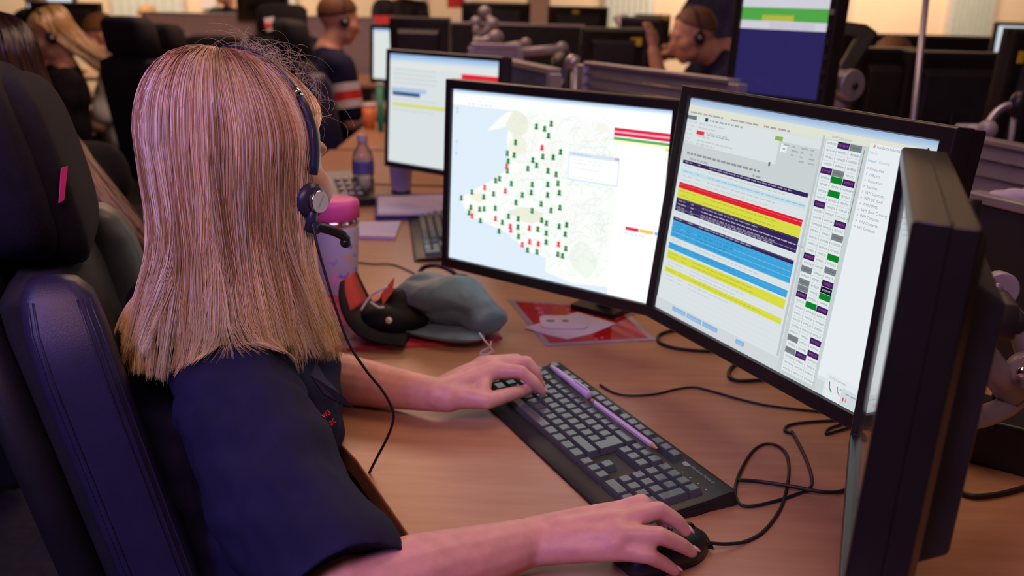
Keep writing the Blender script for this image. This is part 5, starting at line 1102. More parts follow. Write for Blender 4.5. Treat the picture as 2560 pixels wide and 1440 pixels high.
def figure(label, hpos, rz, pitch=-8, shirt=None, skin=None, hair=None, standing=False, arms=None, hk=1.0, lean=0.0, name='person', eyes=True, sleeves=0.55, hun=0.0):
    """a person from the head down; x right, y forward in the frame of the way they face"""
    hpos = Vector(hpos); gz = 0.0
    root = empty(name, (hpos.x, hpos.y, 0.0)); tag(root, label, 'person')
    A = Matrix.Translation(hpos) @ Matrix.Rotation(rz, 4, 'Z'); L = lambda x, y, z: A @ Vector((x, y, z))
    Mh = Matrix.Translation(L(0, 0.02, 0)) @ Matrix.Rotation(rz, 4, 'Z') @ Matrix.Rotation(R(pitch), 4, 'X') @ Matrix.Scale(hk, 4)
    sk = skin or M_skin2; b_ = MB(); head_shape(b_, Mh)
    nb = L(0, -0.04 - lean * 0.3 - hun, -0.145 + hun); rs, ls = L(0.185, -0.035 - lean * 0.3 - hun, -0.200 + hun), L(-0.185, -0.035 - lean * 0.3 - hun, -0.200 + hun)
    ch, pv = L(0, -0.02 - lean * 0.6, -0.36), L(0, -0.05 - lean, -0.66 if not standing else -0.72)
    capsule(b_, L(0, 0.0, -0.05), nb, 0.054, 0.058); capsule(b_, nb, ch, 0.07, 0.10); capsule(b_, ch, pv, 0.10, 0.11); capsule(b_, nb, rs, 0.05, 0.045); capsule(b_, nb, ls, 0.05, 0.045)
    ar = arms or (((0.22, 0.08, -0.46), (0.12, 0.30, -0.45)), ((-0.22, 0.08, -0.46), (-0.12, 0.30, -0.45)))
    el = []
    for S_, (e_, w_) in zip((rs, ls), ar):
        e_, w_ = L(*e_), L(*w_); el.append((S_, e_, w_)); chain(b_, [S_, e_, lerp(e_, w_, 0.4), w_], [0.048, 0.042, 0.041, 0.028])
        d_ = (w_ - e_).normalized(); u_ = d_.cross(Vector((0, 0, 1))); u_ = u_.normalized() if u_.length > 0.1 else Vector((1, 0, 0))
        capsule(b_, w_ + d_ * 0.02, w_ + d_ * 0.075, 0.024, 0.028, flat=0.7)
        for i in range(4): f0 = w_ + d_ * 0.085 + u_ * (0.028 - 0.018 * i); chain(b_, [f0, f0 + d_ * 0.038 + Vector((0, 0, -0.006)), f0 + d_ * 0.064 + Vector((0, 0, -0.026))], [0.0095, 0.0088, 0.0075])
        t0 = w_ + d_ * 0.03 + u_ * 0.03; chain(b_, [t0, t0 + d_ * 0.03 + u_ * 0.022, t0 + d_ * 0.055 + u_ * 0.026], [0.012, 0.0105, 0.0085])
    legs = MB()
    for s_ in (1, -1):
        hip = A.to_3x3() @ Vector((s_ * 0.09, 0, 0)) + pv; kn = A.to_3x3() @ (Vector((0, 0.42, 0.0)) if not standing else Vector((0, 0.02, -0.42))) + hip; kn.z = max(kn.z, 0.45)
        ft_ = Vector((kn.x, kn.y, 0.07)); to = ft_ + A.to_3x3() @ Vector((0, 0.16, -0.03))
        chain(legs, [hip, kn, ft_], [0.09, 0.068, 0.05]); capsule(legs, ft_, to, 0.045, 0.036); chain(b_, [hip, kn, ft_], [0.07, 0.05, 0.038])
    capsule(legs, pv + A.to_3x3() @ Vector((0.06, 0, 0)), pv + A.to_3x3() @ Vector((-0.06, 0, 0)), 0.11, 0.11)
    remeshed('body', b_, sk, 0.0095, root, 3, None, root.location)
    sh_ = MB(); capsule(sh_, nb + Vector((0, 0, -0.04)), ch, 0.09, 0.125); capsule(sh_, ch, pv + Vector((0, 0, 0.02)), 0.125, 0.130)
    for S_, e_, w_ in el:
        capsule(sh_, nb + Vector((0, 0, -0.035)), S_, 0.066, 0.068); capsule(sh_, S_, lerp(S_, e_, min(sleeves * 1.5, 1.0)), 0.068, 0.060)
        capsule(sh_, lerp(nb, S_, 0.5) + Vector((0, 0, -0.06)), lerp(ch, pv, 0.7) + (S_ - nb) * 0.3, 0.10, 0.11)
        if sleeves > 0.8: chain(sh_, [e_, w_], [0.056, 0.040])
    remeshed('shirt', sh_, shirt or M_navy, 0.0095, root, 6, lambda co, no: co + no * (0.004 * np.sin(40 * co[:, 2] + 30 * co[:, 0]))[:, None], root.location)
    remeshed('trousers', legs, M_trs, 0.012, root, 4, None, root.location)
    if eyes: head_extras(root, Mh)
    if hair:
        kind, pal = hair[0], hair[1]
        if kind == 'short': short_cap(root, Mh, mat('hair_%d' % (int(pal[0] * 1e4)), pal, 0.6, var=0.35, vscale=120, bump=0.5, bscale=260), front=hair[2] if len(hair) > 2 else 0.0)
        else:
            ln, n_ = hair[2], hair[3]; short_cap(root, Mh, mat('hair_%d' % int(pal[0][0][0] * 1e4), pal[0][1], 0.6, var=0.35, vscale=120))
            P_, r_, C_ = comb(n_, 14, Mh, ln, 5, pal, [(nb, rs, 0.075), (nb, ls, 0.075), (nb + Vector((0, 0, -0.04)), ch, 0.125)], az=(R(40), R(320)), clumps=90, r0=0.0022, tuck=85, drift=hair[4] if len(hair) > 4 else None)
            strands_mesh('long_hair', P_, r_, C_, HAIR, root, root.location)
    return root, Mh, dict(nb=nb, rs=rs, ls=ls, ch=ch, pv=pv, el=el, A=A)
def worn_headset(label, Mh, wire=True):
    c = Mh.translation; o = empty('headset', c); tag(o, label, 'headset')
    f = lambda x, y, z: Mh @ Vector((x, y, z)) - c
    bd_ = [f(0.090 * math.sin(t), -0.012, 0.022 + 0.110 * math.cos(t)) for t in np.linspace(R(-100), R(100), 24)]
    MB().tube(bd_, 0.0045, 6).build('headband', M_blk, o, smooth=True)
    for s_ in (1, -1): MB().ball(tuple(f(s_ * 0.088, 0.0, 0.0)), (0.014, 0.026, 0.028), Mh.to_3x3()).build('earpiece', M_blk, o, smooth=True)
    MB().ball(tuple(f(0.101, 0.0, 0.0)), (0.004, 0.009, 0.009), Mh.to_3x3()).build('badge', M_silver, o, smooth=True)
    MB().ball(tuple(f(-0.101, 0.0, 0.0)), (0.004, 0.009, 0.009), Mh.to_3x3()).build('badge', M_silver, o, smooth=True)
    return o
AUB = [((0.030, 0.012, 0.010), (0.055, 0.022, 0.014), (0.30, 0.13, 0.05)), ((0.020, 0.009, 0.008), (0.035, 0.015, 0.010), (0.20, 0.08, 0.03))]
BLO = [((0.45, 0.30, 0.13), (0.70, 0.47, 0.22), (0.60, 0.38, 0.15)), ((0.36, 0.22, 0.10), (0.62, 0.40, 0.17), (0.5, 0.3, 0.12))]
BRN = [((0.10, 0.045, 0.02), (0.22, 0.10, 0.035), (0.30, 0.14, 0.05)), ((0.06, 0.03, 0.012), (0.14, 0.06, 0.02), (0.2, 0.1, 0.04))]

def swing(dx, dy):
    def f(P, fr, a):
        P = P.copy(); P[..., 0] += dx * fr ** 1.3; P[..., 1] += dy * fr ** 1.3; return P
    return f
M_blackshirt = mat('black_top', (0.010, 0.008, 0.012), 0.85, var=0.2, spec=0.2)
M_whiteshirt = mat('pale_shirt', (0.50, 0.52, 0.55), 0.8, var=0.06)
# auburn-haired colleague just beyond the operator's chair, back of the head and long hair in view
figure('colleague with long dark auburn hair beyond the operator\'s headrest', atd(-8, 205, 1.95), R(60), -12, M_blackshirt, hair=('long', AUB, 0.38, 1500, swing(0.16, -0.03)), lean=0.02)
f1, M1_, J1 = figure('blonde colleague in black top wearing a headset, head bowed to the left', atd(138, 92, 4.5), R(118), -24, M_blackshirt, hair=('long', BLO, 0.20, 900, swing(0.16, 0.0)), lean=-0.06)
worn_headset('black headset on the bowed blonde colleague', M1_)
f2, M2_, J2 = figure('brown-haired colleague in pale collared shirt beside the blonde colleague', atd(262, 92, 5.3), R(112), -22, M_whiteshirt, hair=('short', (0.17, 0.075, 0.022)), lean=0.0)
figure('standing colleague in dark clothes above the blonde colleague, neck at the frame top', atd(92, -30, 6.4), R(160), 4, M_blackshirt, hair=('short', (0.05, 0.02, 0.012)), standing=True)
# man in navy with red and white sleeve mark, facing the middle bench
ARM = (((0.23, -0.01, -0.46), (0.14, 0.26, -0.40)), ((-0.22, 0.12, -0.46), (-0.06, 0.38, -0.42)))
f3, M3_, J3 = figure('man in navy uniform shirt with headset facing right at the middle bench', atd(838, 52, 4.6), R(-62), -12, M_navy, hair=('short', (0.12, 0.045, 0.018)), arms=ARM)
worn_headset('black headset on the man at the middle bench', M3_)
ep = empty('sleeve_flash', J3['rs']); ep.parent = None
bpy.data.objects.remove(ep)
S_, e_, w_ = J3['el'][0]
for i, (t0, t1, m_) in enumerate(((0.30, 0.44, M_paper), (0.44, 0.60, M_red), (0.60, 0.74, M_paper))):
    mb_ = MB(); a_ = lerp(S_, e_, t0) - f3.location; b2 = lerp(S_, e_, t1) - f3.location; mb_.tube([a_, b2], 0.0715, 20, cap=False); mb_.build('sleeve_band', m_, f3, smooth=True)
# man with short hair bent over the slatted rail side, and a standing colleague behind him
ARM2 = (((0.20, 0.14, -0.44), (0.12, 0.30, -0.30)), ((-0.24, 0.16, -0.40), (-0.16, 0.24, -0.06)))
f4, M4_, J4 = figure('man with short fair hair and headset in navy shirt bent left behind the slatted rail', atd(1742, 92, 4.15), R(100), -16, M_navy, hair=('short', (0.16, 0.075, 0.045), 0.35), arms=ARM2, lean=0.10, hun=0.075)
worn_headset('black headset on the man bent behind the slatted rail', M4_)
MB().ball(tuple(J4['ch'] + J4['A'].to_3x3() @ Vector((0.06, 0.125, 0.07)) - f4.location), (0.02, 0.02, 0.012)).build('chest_badge', M_red, f4, smooth=True)
figure('standing colleague in dark uniform, cut off by the frame top behind the bent man', atd(1800, -95, 4.9), R(120), -10, M_navy, hair=('short', (0.06, 0.03, 0.02)), standing=True)
f5, M5_, J5 = figure('colleague with sandy hair, only the crown showing above black monitors', atd(2228, 168, 3.9), R(150), -20, M_navy, hair=('short', (0.30, 0.17, 0.085)))
figure('distant colleague with fair brown hair behind the black chairs', atd(372, 50, 8.2), R(170), -10, M_blackshirt, hair=('short', (0.32, 0.17, 0.06)))
figure('distant colleague in black top seen from the neck down below the frame top', atd(1000, -42, 8.2), R(180), -6, M_blackshirt, hair=('short', (0.05, 0.03, 0.02)))
figure('distant colleague with ruddy face at the frame top beside white papers', atd(566, -22, 8.2), R(150), -6, M_blackshirt, hair=('short', (0.04, 0.025, 0.02)))

# ---- chairs behind her
def back_chair(label, px, py, D, rz, head=True):
    p = atd(px, py, D); o = empty('task_chair', (p.x, p.y, 0), rz); tag(o, label, 'chair', 'black chairs of the far workstations')
    t = p.z
    zs_ = ((0.46, 0.8), (0.52, 1), (t - 0.26, 1.0), (t - 0.19, 0.9), (t - 0.165, 0.55))
    MB().loft([rrect(0, -0.16 * (z - 0.46), 0.235 * k_, 0.055 * k_, 0.045 * k_, z) for z, k_ in zs_]).build('backrest', M_dark, o, smooth=True)
    if head: MB().loft([rrect(0, -0.16 * (z - 0.46) + 0.01, 0.150 * k_, 0.055 * k_, 0.045 * k_, z) for z, k_ in ((t - 0.17, 0.7), (t - 0.15, 1), (t - 0.03, 1.0), (t - 0.005, 0.8), (t, 0.4))]).build('headrest', M_dark, o, smooth=True)
    for s_ in (1, -1): MB().loft([rrect(s_ * 0.20, -0.16 * (z - 0.46) + 0.03, 0.045 * k_, 0.065 * k_, 0.04 * k_, z) for z, k_ in ((0.5, 0.7), (0.55, 1), (t - 0.27, 1.0), (t - 0.22, 0.6))]).build('bolster', M_lea, o, smooth=True)
    MB().loft([rrect(0, 0.27, 0.22, 0.24, 0.06, 0.40), rrect(0, 0.27, 0.25, 0.27, 0.07, 0.43), rrect(0, 0.27, 0.24, 0.26, 0.06, 0.47)]).build('seat', M_dark, o, smooth=True)
    MB().tube([(0, 0.24, 0.10), (0, 0.24, 0.40)], 0.028, 10).build('gas_lift', M_chrome, o, smooth=True)
    for i in range(5): a = 1.257 * i; MB().tube([(0, 0.24, 0.10), (0.3 * math.cos(a), 0.24 + 0.3 * math.sin(a), 0.03)], [0.026, 0.018], 8).build('base_spoke', M_blk, o, smooth=True)
    return o
back_chair('tall black chair with headrest standing left of the blonde operator\'s hair', 368, 40, 4.1, R(-35))
back_chair('black chair partly hidden behind the tall black headrest chair', 432, 58, 4.8, R(-30))
back_chair('black chair of the navy-shirted man at the middle bench', 778, 48, 4.3, R(-62))
back_chair('black chair back standing against the pale far partition', 512, 22, 6.2, R(170), False)
hd = back_chair('black chair with white and red tag hanging on it before the pale partition', 690, 10, 5.6, R(175))
tg_ = empty('hanging_tag', atd(676, 60, 5.15)); tag(tg_, 'small white tag with red square hanging on a far black chair', 'tag')
q_ = [at(tg_, atd(x, y, 5.15)) for x, y in [(660, 46), (684, 42), (693, 74), (668, 80)]]; MB().quad(*q_).build('tag_card', M_paper, tg_, fixn=False).modifiers.new('th', 'SOLIDIFY').thickness = 0.003
q_ = [at(tg_, atd(x, y, 5.14)) for x, y in [(662, 58), (676, 56), (679, 68), (664, 70)]]; MB().quad(*q_).build('red_square', M_red, tg_, fixn=False).modifiers.new('th', 'SOLIDIFY').thickness = 0.002

# ---- benches, rails and dividers
M_slat = mat('anodised_rail', (0.36, 0.33, 0.44), 0.35, 0.7, var=0.08)
def bench(label, x0, x1, y0, y1):
    o = empty('bench_desk', ((x0 + x1) / 2, (y0 + y1) / 2, 0)); tag(o, label, 'desk'); w_, d_ = (x1 - x0) / 2, (y1 - y0) / 2
    MB().box((0, 0, DZ - 0.0125), (2 * w_, 2 * d_, 0.025)).build('worktop', M_wood, o, bevel=0.003)
    for sx in (-1, 1):
        for sy in (-1, 1): MB().box((sx * (w_ - 0.06), sy * (d_ - 0.06), (DZ - 0.025) / 2), (0.05, 0.05, DZ - 0.025)).build('leg', M_grey, o)
    return o
bench('middle bench between the two men with black monitors on it', -0.70, 0.64, 3.7, 5.3)
bench('narrow bench strip right behind the rear lit monitor', -0.72, 0.80, 3.0, 3.66)
bench('left bench in front of the bowed blonde colleague', -3.4, -2.35, 4.0, 5.6)
bench('far left bench under the pale partition', -3.6, -0.9, 6.5, 7.4)
bench('far middle bench under black monitors and cluttered arms', -0.4, 1.3, 6.38, 7.3)
bench('right bench behind the dispatch monitor with black monitors', 1.0, 2.9, 2.7, 3.9)
bench('far right bench below the cream wall', 1.7, 4.4, 5.2, 6.3)
def slat_rail(name, label, a, b, h, n, post=True, feet=DZ):
    a, b = Vector(a), Vector(b); mid = (a + b) / 2; L_ = (b - a).length; yaw = math.atan2(b.y - a.y, b.x - a.x)
    o = empty(name, (mid.x, mid.y, feet), yaw); tag(o, label, 'rail'); z = mid.z - feet; sh_h = h / n
    for i in range(n): MB().loft([[(-L_ / 2, -0.012, z - sh_h * (i + 1) + 0.003), (-L_ / 2, 0.010, z - sh_h * (i + 1) + 0.003), (-L_ / 2, 0.010, z - sh_h * i - 0.002), (-L_ / 2, -0.004, z - sh_h * i - 0.002)], [(L_ / 2, -0.012, z - sh_h * (i + 1) + 0.003), (L_ / 2, 0.010, z - sh_h * (i + 1) + 0.003), (L_ / 2, 0.010, z - sh_h * i - 0.002), (L_ / 2, -0.004, z - sh_h * i - 0.002)]]).build('slat', M_slat, o)
    MB().box((0, 0.004, z + 0.004), (L_, 0.035, 0.010)).build('top_cap', M_silver, o, bevel=0.002)
    for s_ in (-1, 1): MB().box((s_ * (L_ / 2 + 0.012), 0, z / 2), (0.035, 0.035, z)).build('post', M_silver, o, bevel=0.003)
    return o
def level(a, b): z = (a.z + b.z) / 2; return Vector((a.x, a.y, z)), Vector((b.x, b.y, z))
a_, b_2 = aty(1468, 150, 2.90), aty(1835, 222, 2.35)
slat_rail('slatted_rail', 'silver slatted tool rail behind the gap between map and dispatch monitors', *level(a_, b_2), 0.115, 4)
a_, b_2 = aty(2425, 350, 1.95), aty(2640, 390, 1.75)
slat_rail('slatted_rail', 'silver slatted tool rail beyond the upper end of the side monitor', *level(a_, b_2), 0.16, 5)
M_div = mat('divider_cloth', (0.10, 0.13, 0.17), 0.85, var=0.15, bump=0.2, bscale=500)
def divider(label, pts, m, th=0.025, z0=None, name='desk_divider', cat='divider'):
    a, b = Vector(pts[0]), Vector(pts[1]); mid = (a + b) / 2; yaw = math.atan2(b.y - a.y, b.x - a.x); L_ = ((b - a).xy).length; o = empty(name, (mid.x, mid.y, 0 if z0 is None else z0), yaw); tag(o, label, cat)
    zt = mid.z - o.location.z; MB().box((0, 0, zt / 2), (L_, th, zt)).build('panel', m, o, bevel=0.004); MB().box((0, 0, zt + 0.006), (L_ + 0.01, th + 0.012, 0.016)).build('top_trim', M_silver, o, bevel=0.003)
    for s_ in (-1, 1): MB().box((s_ * L_ / 2, 0, zt / 2), (0.03, th + 0.01, zt)).build('end_post', M_silver, o, bevel=0.003)
    return o
divider('grey-blue cloth divider right of the rear lit monitor', level(aty(1255, 150, 2.96), aty(1385, 190, 2.55)), M_div, z0=DZ)
M_pale = mat('pale_laminate', (0.50, 0.44, 0.52), 0.6, var=0.06)
divider('long pale partition across the far left of the room', level(aty(360, 42, 7.5), aty(960, 40, 7.5)), M_pale)
divider('dark low partition behind the middle bench', level(aty(1080, 60, 6.3), aty(1460, 66, 6.3)), M_dark)
divider('dark low partition below the cream wall at the right', level(aty(1840, 80, 6.4), aty(2620, 100, 6.4)), M_dark)
divider('sloping grey bench screen behind the map monitor', level(aty(1180, 120, 3.62), aty(1300, 118, 3.62)), M_grey, z0=DZ)

# ---- further monitors
def plain(col, extra=()):
    def f(s):
        s.rect(0, 0, 1, 1, col); s.k += 1
        for r_ in extra: s.rect(*r_[:4], r_[4], False)
    return f
def far_mon(label, px, py, D, yaw, W=0.44, H=0.28, fn=None, st=0.9, base=DZ, lab=None, **k_):
    """placed by the upper middle of its face"""
    c_ = atd(px, py, D); ax = Vector((math.cos(yaw), math.sin(yaw), 0)); tl_ = c_ - ax * W / 2
    o, T_ = monitor('monitor', label, tl_, yaw, R(3), W, H, fn, st, dz=base, **k_)
    if lab:
        mb_ = MB(); mb_.M = T_; mb_.box((lab[0] * W, 0.0465, lab[1] * H), (0.045, 0.003, 0.03)); mb_.build('yellow_label', M_yellow, o)
    return o
far_mon('black monitor back left of the rear lit monitor\'s top edge, facing away', 1052, 52, 4.2, R(172), W=0.24, H=0.30)
far_mon('narrow lit white monitor with blue edge beside the navy-shirted man', 958, 72, 4.3, R(-25), W=0.105, H=0.22, fn=plain((0.80, 0.86, 0.84), ((0, 0, 1, 0.04, (0.3, 0.5, 0.8)),)), st=0.9)
sg = empty('sign', atd(962, 52, 4.45)); tag(sg, 'small red sign above the narrow lit monitor', 'sign')
MB().quad(*[at(sg, atd(x, y, 4.45)) for x, y in [(934, 40), (988, 40), (982, 60), (936, 60)]]).build('sign_face', M_red, sg, fixn=False).modifiers.new('th', 'SOLIDIFY').thickness = 0.006
MB().tube([at(sg, atd(960, 60, 4.46)), (0, 0, -(sg.location.z - DZ))], 0.006, 6).build('stem', M_blk, sg)
far_mon('black monitor back with yellow label behind the slatted rail', 1530, 80, 3.7, R(186), W=0.22, H=0.20, lab=(-0.40, 0.85))
far_mon('black monitor back nearest the bent man', 1606, 52, 4.3, R(170), W=0.16, H=0.22)
far_mon('wide black monitor back below the far cream wall with yellow label', 1445, 22, 6.75, R(182), W=0.40, H=0.25, lab=(0.05, 0.9))
far_mon('black monitor back beside the red banner at the far bench', 1240, 12, 6.5, R(184), W=0.44, H=0.22, lab=(0.1, 0.8))
far_mon('black monitor back right of the grey window blind', 1632, 42, 6.75, R(178), W=0.22, H=0.28, lab=(-0.4, 1.0))
far_mon('dark monitor back below the small wall screen at top left', 168, 12, 5.6, R(175), W=0.40, H=0.20, lab=(0.2, 0.85))
far_mon('lit pale monitor edge above the dark monitor back at top left', 120, -40, 6.4, R(-15), W=0.36, H=0.16, fn=plain((0.72, 0.78, 0.85)), base=DZ)
far_mon('broad black monitor back right of the thin upright pole', 2390, 142, 2.95, R(186), W=0.32, H=0.30)
far_mon('broad black monitor back left of the thin upright pole', 2215, 132, 2.98, R(184), W=0.18, H=0.30)
far_mon('tall black monitor back with yellow label at the far right edge', 2600, 88, 2.5, R(200), W=0.22, H=0.34, lab=(0.38, 0.85))
far_mon('lit pale monitor top at the far right edge', 2560, 66, 4.4, R(-10), W=0.22, H=0.20, fn=plain((0.68, 0.76, 0.84)))
far_mon('small lit pale screen right of the upright portrait monitor', 2082, -40, 4.2, R(-8), W=0.10, H=0.16, fn=plain((0.62, 0.72, 0.66)))
far_mon('lit screen in dark frame behind the seated man at far left', 655, -40, 7.0, R(175), W=0.36, H=0.24)

def s_portrait(s):
    s.rect(0, 0, 1, 1, (0.028, 0.022, 0.13)); s.rect(0, 0, 1, 0.665, (0.78, 0.76, 0.86)); s.k += 1
    s.rect(0, 0.555, 1, 0.622, (0.10, 0.46, 0.08), False); s.rect(0.25, 0.592, 0.62, 0.622, (0.72, 0.62, 0.06), False)
    for i in range(8): s.words(0.1 + 0.05 * (i % 2), 0.06 + 0.055 * i, 0.012, 0.7, (0.55, 0.58, 0.70), i)
    for i in range(3): s.words(0.35, 0.632 + 0.012 * i, 0.006, 0.5, (0.60, 0.55, 0.70), i + 9)
bl = atd(1842, 226, 2.35); om, Tm = monitor('portrait_monitor', 'upright portrait monitor with green bar over deep blue screen on a grey arm', bl + Vector((0, 0, 0.44)), R(-52), R(2), 0.245, 0.44, s_portrait, 0.80, bez=(0.022, 0.022, 0.022), stand='arm', bulge=True)
for i in range(6):
    mb_ = MB(); mb_.M = Tm; mb_.box((0.1225 + 0.011, -0.0075, 0.03 + 0.032 * i), (0.010, 0.003, 0.012)); mb_.build('button', M_silver if i == 5 else M_blk2, om)
ga = empty('monitor_mount', atd(2085, 300, 2.2)); tag(ga, 'grey cylindrical monitor arm right of the upright portrait monitor', 'monitor arm')
gq = lambda x, y, D: at(ga, atd(x, y, D))
MB().tube([gq(2030, 205, 2.3), gq(2118, 212, 2.2)], 0.034, 18).build('arm_barrel', M_grey, ga, smooth=True)
MB().tube([gq(2116, 212, 2.2), gq(2134, 214, 2.18)], 0.036, 18).build('end_cap', M_silver, ga, bevel=0.003)
MB().tube([gq(2136, 214, 2.176), gq(2140, 214, 2.172)], 0.008, 10).build('cap_bolt', M_blk, ga, smooth=True)
MB().tube([gq(2088, 225, 2.24), gq(2090, 300, 2.24)], 0.026, 16).build('post', M_grey, ga, smooth=True)
MB().tube([gq(2088, 290, 2.24), Vector(gq(2090, 300, 2.24)) * 0 + Vector((0.0, 0.06, -(ga.location.z - DZ)))], 0.02, 12).build('riser', M_grey, ga, smooth=True)
tb = empty('tilted_screen', atd(2125, 110, 2.65)); tag(tb, 'black screen back tilted on its arm beside the upright portrait monitor', 'monitor')
P_ = [atd(x, y, 2.65) for x, y in [(2050, 45), (2168, 62), (2196, 82), (2128, 188), (2085, 190), (2140, 95), (2050, 78)]]
bk_ = [p + Vector((0.03, 0.10, 0)) for p in P_]; n = len(P_)
MB().add([at(tb, p) for p in P_ + bk_], [tuple(range(n)), tuple(range(2 * n - 1, n - 1, -1))] + [(i, (i + 1) % n, n + (i + 1) % n, n + i) for i in range(n)]).build('shell', M_blk2, tb, bevel=0.006)
MB().tube([at(tb, atd(2110, 185, 2.68)), at(tb, atd(2105, 230, 2.68)), (0.0, 0.1, -(tb.location.z - DZ))], 0.016, 10).build('stem', M_grey, tb, smooth=True)
po = empty('pole', onz(2262, 460, DZ)); tag(po, 'thin silver upright pole behind the dispatch monitor', 'pole')
p0, p1 = atd(2283, 300, 2.5), atd(2330, -140, 2.5)
MB().tube([at(po, p1), at(po, p0), at(po, p0 + (p0 - p1) * 0.35)], 0.0085, 12).build('shaft', M_slat, po, smooth=True)
MB().lathe([(0.09, -(po.location.z - DZ)), (0.09, -(po.location.z - DZ) + 0.015), (0.02, 0.03)], 20, tuple(Vector(at(po, p0 + (p0 - p1) * 0.35)).xy.to_3d())).build('foot', M_blk, po, smooth=True)
MB().lathe([(0.06, 0), (0.10, 0.08), (0.02, 0.10)], 16, at(po, p1)).build('lamp_head', M_grey, po, smooth=True)
lm = empty('desk_lamp', atd(2465, 330, 1.98)); tag(lm, 'small grey jointed desk lamp arm beyond the dispatch monitor corner', 'lamp')
lq = lambda x, y, D: at(lm, atd(x, y, D))
MB().ball(lq(2468, 325, 1.98), 0.021).build('ball_joint', M_grey, lm, smooth=True)
MB().tube([Vector(lq(2390, 318, 2.02)), Vector(lq(2465, 328, 1.98))], [0.008, 0.016], 10).build('lower_arm', M_grey, lm, smooth=True)
MB().tube(spline([lq(2470, 310, 1.98), lq(2490, 282, 1.98), lq(2515, 266, 1.98), lq(2540, 262, 1.98)], 5), 0.0085, 10).build('gooseneck', M_slat, lm, smooth=True)
MB().tube([lq(2538, 270, 1.99), lq(2528, 345, 1.99), (0.05, 0.02, -(lm.location.z - DZ))], 0.006, 8).build('stem', M_grey, lm, smooth=True)
MB().ball(lq(2548, 262, 1.98), (0.022, 0.018, 0.03)).build('lamp_head', M_blk, lm, smooth=True)
# black screen panel filling the right edge behind the grey arm, and a crumpled white cloth on top
divider('black desk screen at the right edge behind the grey monitor arm', level(aty(2430, 505, 1.62), aty(2680, 545, 1.45)), M_blk2, z0=DZ)
cl_ = MB(); base_ = atd(2540, 502, 1.60)
for dx, dy, dz_, r_ in ((-0.03, 0, 0.0, 0.022), (0.0, 0.0, 0.004, 0.026), (0.03, 0.005, 0.0, 0.03), (0.06, 0, 0.006, 0.028)): cl_.ball(tuple(base_ + Vector((dx, dy, dz_))), (r_, r_, r_ * 0.62))
ob = remeshed('cloth', cl_, mat('white_cloth', (0.45, 0.40, 0.52), 0.85, var=0.1), 0.005, None, 3, lambda co, no: co + no * (0.004 * np.sin(90 * co[:, 0] + 120 * co[:, 1]))[:, None], base_); ob.location = base_; tag(ob, 'crumpled white cloth on the black screen at the right edge', 'cloth')

# ---- items on the middle bench
def cup(label, p, r, h, m, cat='cup'):
    o = empty('cup', p); tag(o, label, cat); MB().lathe([(r * 0.8, 0), (r * 0.85, 0.003), (r, h), (r * 0.9, h - 0.004)], 18).build('wall', m, o, smooth=True); MB().lathe([(r * 1.02, h - 0.004), (r * 1.05, h), (r * 1.02, h + 0.006)], 18).build('rim', M_paper, o, smooth=True); return o
def onb(x, y): return onz(x, y, DZ)
p = Vector((-0.66, 4.30, 0)); cup('orange and white cup beside the navy-shirted man\'s arm', (p.x, p.y, DZ), 0.030, 0.10, mat('orange_card', (0.80, 0.20, 0.05), 0.5, var=0.06))
p = Vector((-0.60, 4.22, 0)); cup('green drinking bottle beside the rear lit monitor\'s upper corner', (p.x, p.y, DZ), 0.017, 0.20, mat('green_plastic', (0.02, 0.26, 0.15), 0.4, var=0.06), 'bottle')
def jumble_arm(label, pts, r, m=M_grey):
    P_ = [atd(*p) for p in pts]; o = empty('monitor_mount', (P_[0].x, P_[0].y, DZ)); tag(o, label, 'monitor arm')
    MB().tube([at(o, p) for p in P_], r, 10).build('arm_link', m, o, smooth=True)
    for p_ in P_[1:]: MB().ball(at(o, p_), r * 1.5).build('joint', m, o, smooth=True)
    MB().tube([at(o, P_[0]), (0, 0, 0)], r * 0.9, 10).build('post', m, o, smooth=True)
jumble_arm('pale monitor arm bent like a V on the middle bench', [(1192, 90, 4.6), (1190, 55, 4.6)], 0.018)
jumble_arm('pale monitor arm leaning right on the middle bench', [(1200, 92, 4.5), (1232, 60, 4.5), (1212, 30, 4.5)], 0.02)
jumble_arm('flat grey monitor arm reaching right across the middle bench', [(1190, 112, 4.0), (1240, 95, 4.0)], 0.022)
jumble_arm('long pale monitor arm lying low behind the divider', [(1290, 132, 3.9), (1405, 122, 3.8)], 0.018)
jumble_arm('short pale monitor arm before the cream pillar', [(1262, 118, 4.2), (1315, 108, 4.2)], 0.016)
jumble_arm('silver arm knuckle left of the slatted rail post', [(1440, 165, 3.0), (1432, 155, 3.0)], 0.016, M_silver)
cb = MB(); c0 = atd(1415, 170, 3.15)
ca = empty('bracket', (c0.x, c0.y, DZ)); tag(ca, 'dark monitor bracket left of the slatted rail', 'bracket')
MB().tube([(0, 0, 0), at(ca, c0), at(ca, atd(1400, 135, 3.15))], [0.02, 0.05, 0.03], 12).build('stem', M_blk, ca, smooth=True)
MB().ball(at(ca, atd(1398, 205, 3.1)), 0.014).build('white_knob', M_paper, ca, smooth=True)
cr = empty('paper_roll', atd(1560, 78, 4.9)); cr.location.z = DZ; tag(cr, 'crumpled white paper sheets beyond the labelled black monitor', 'paper')
cm = MB(); pp = [atd(x, y, 4.9) for x, y in [(1532, 48), (1562, 42), (1584, 62), (1590, 88), (1556, 84), (1545, 66)]]
MB().add([at(cr, p) for p in pp], [tuple(range(6))]).build('sheet', M_paper, cr, fixn=False).modifiers.new('th', 'SOLIDIFY').thickness = 0.05
MB().tube([at(cr, atd(1572, 86, 4.92)), (0.03, 0, 0)], 0.03, 10).build('holder', M_blk, cr, smooth=True)

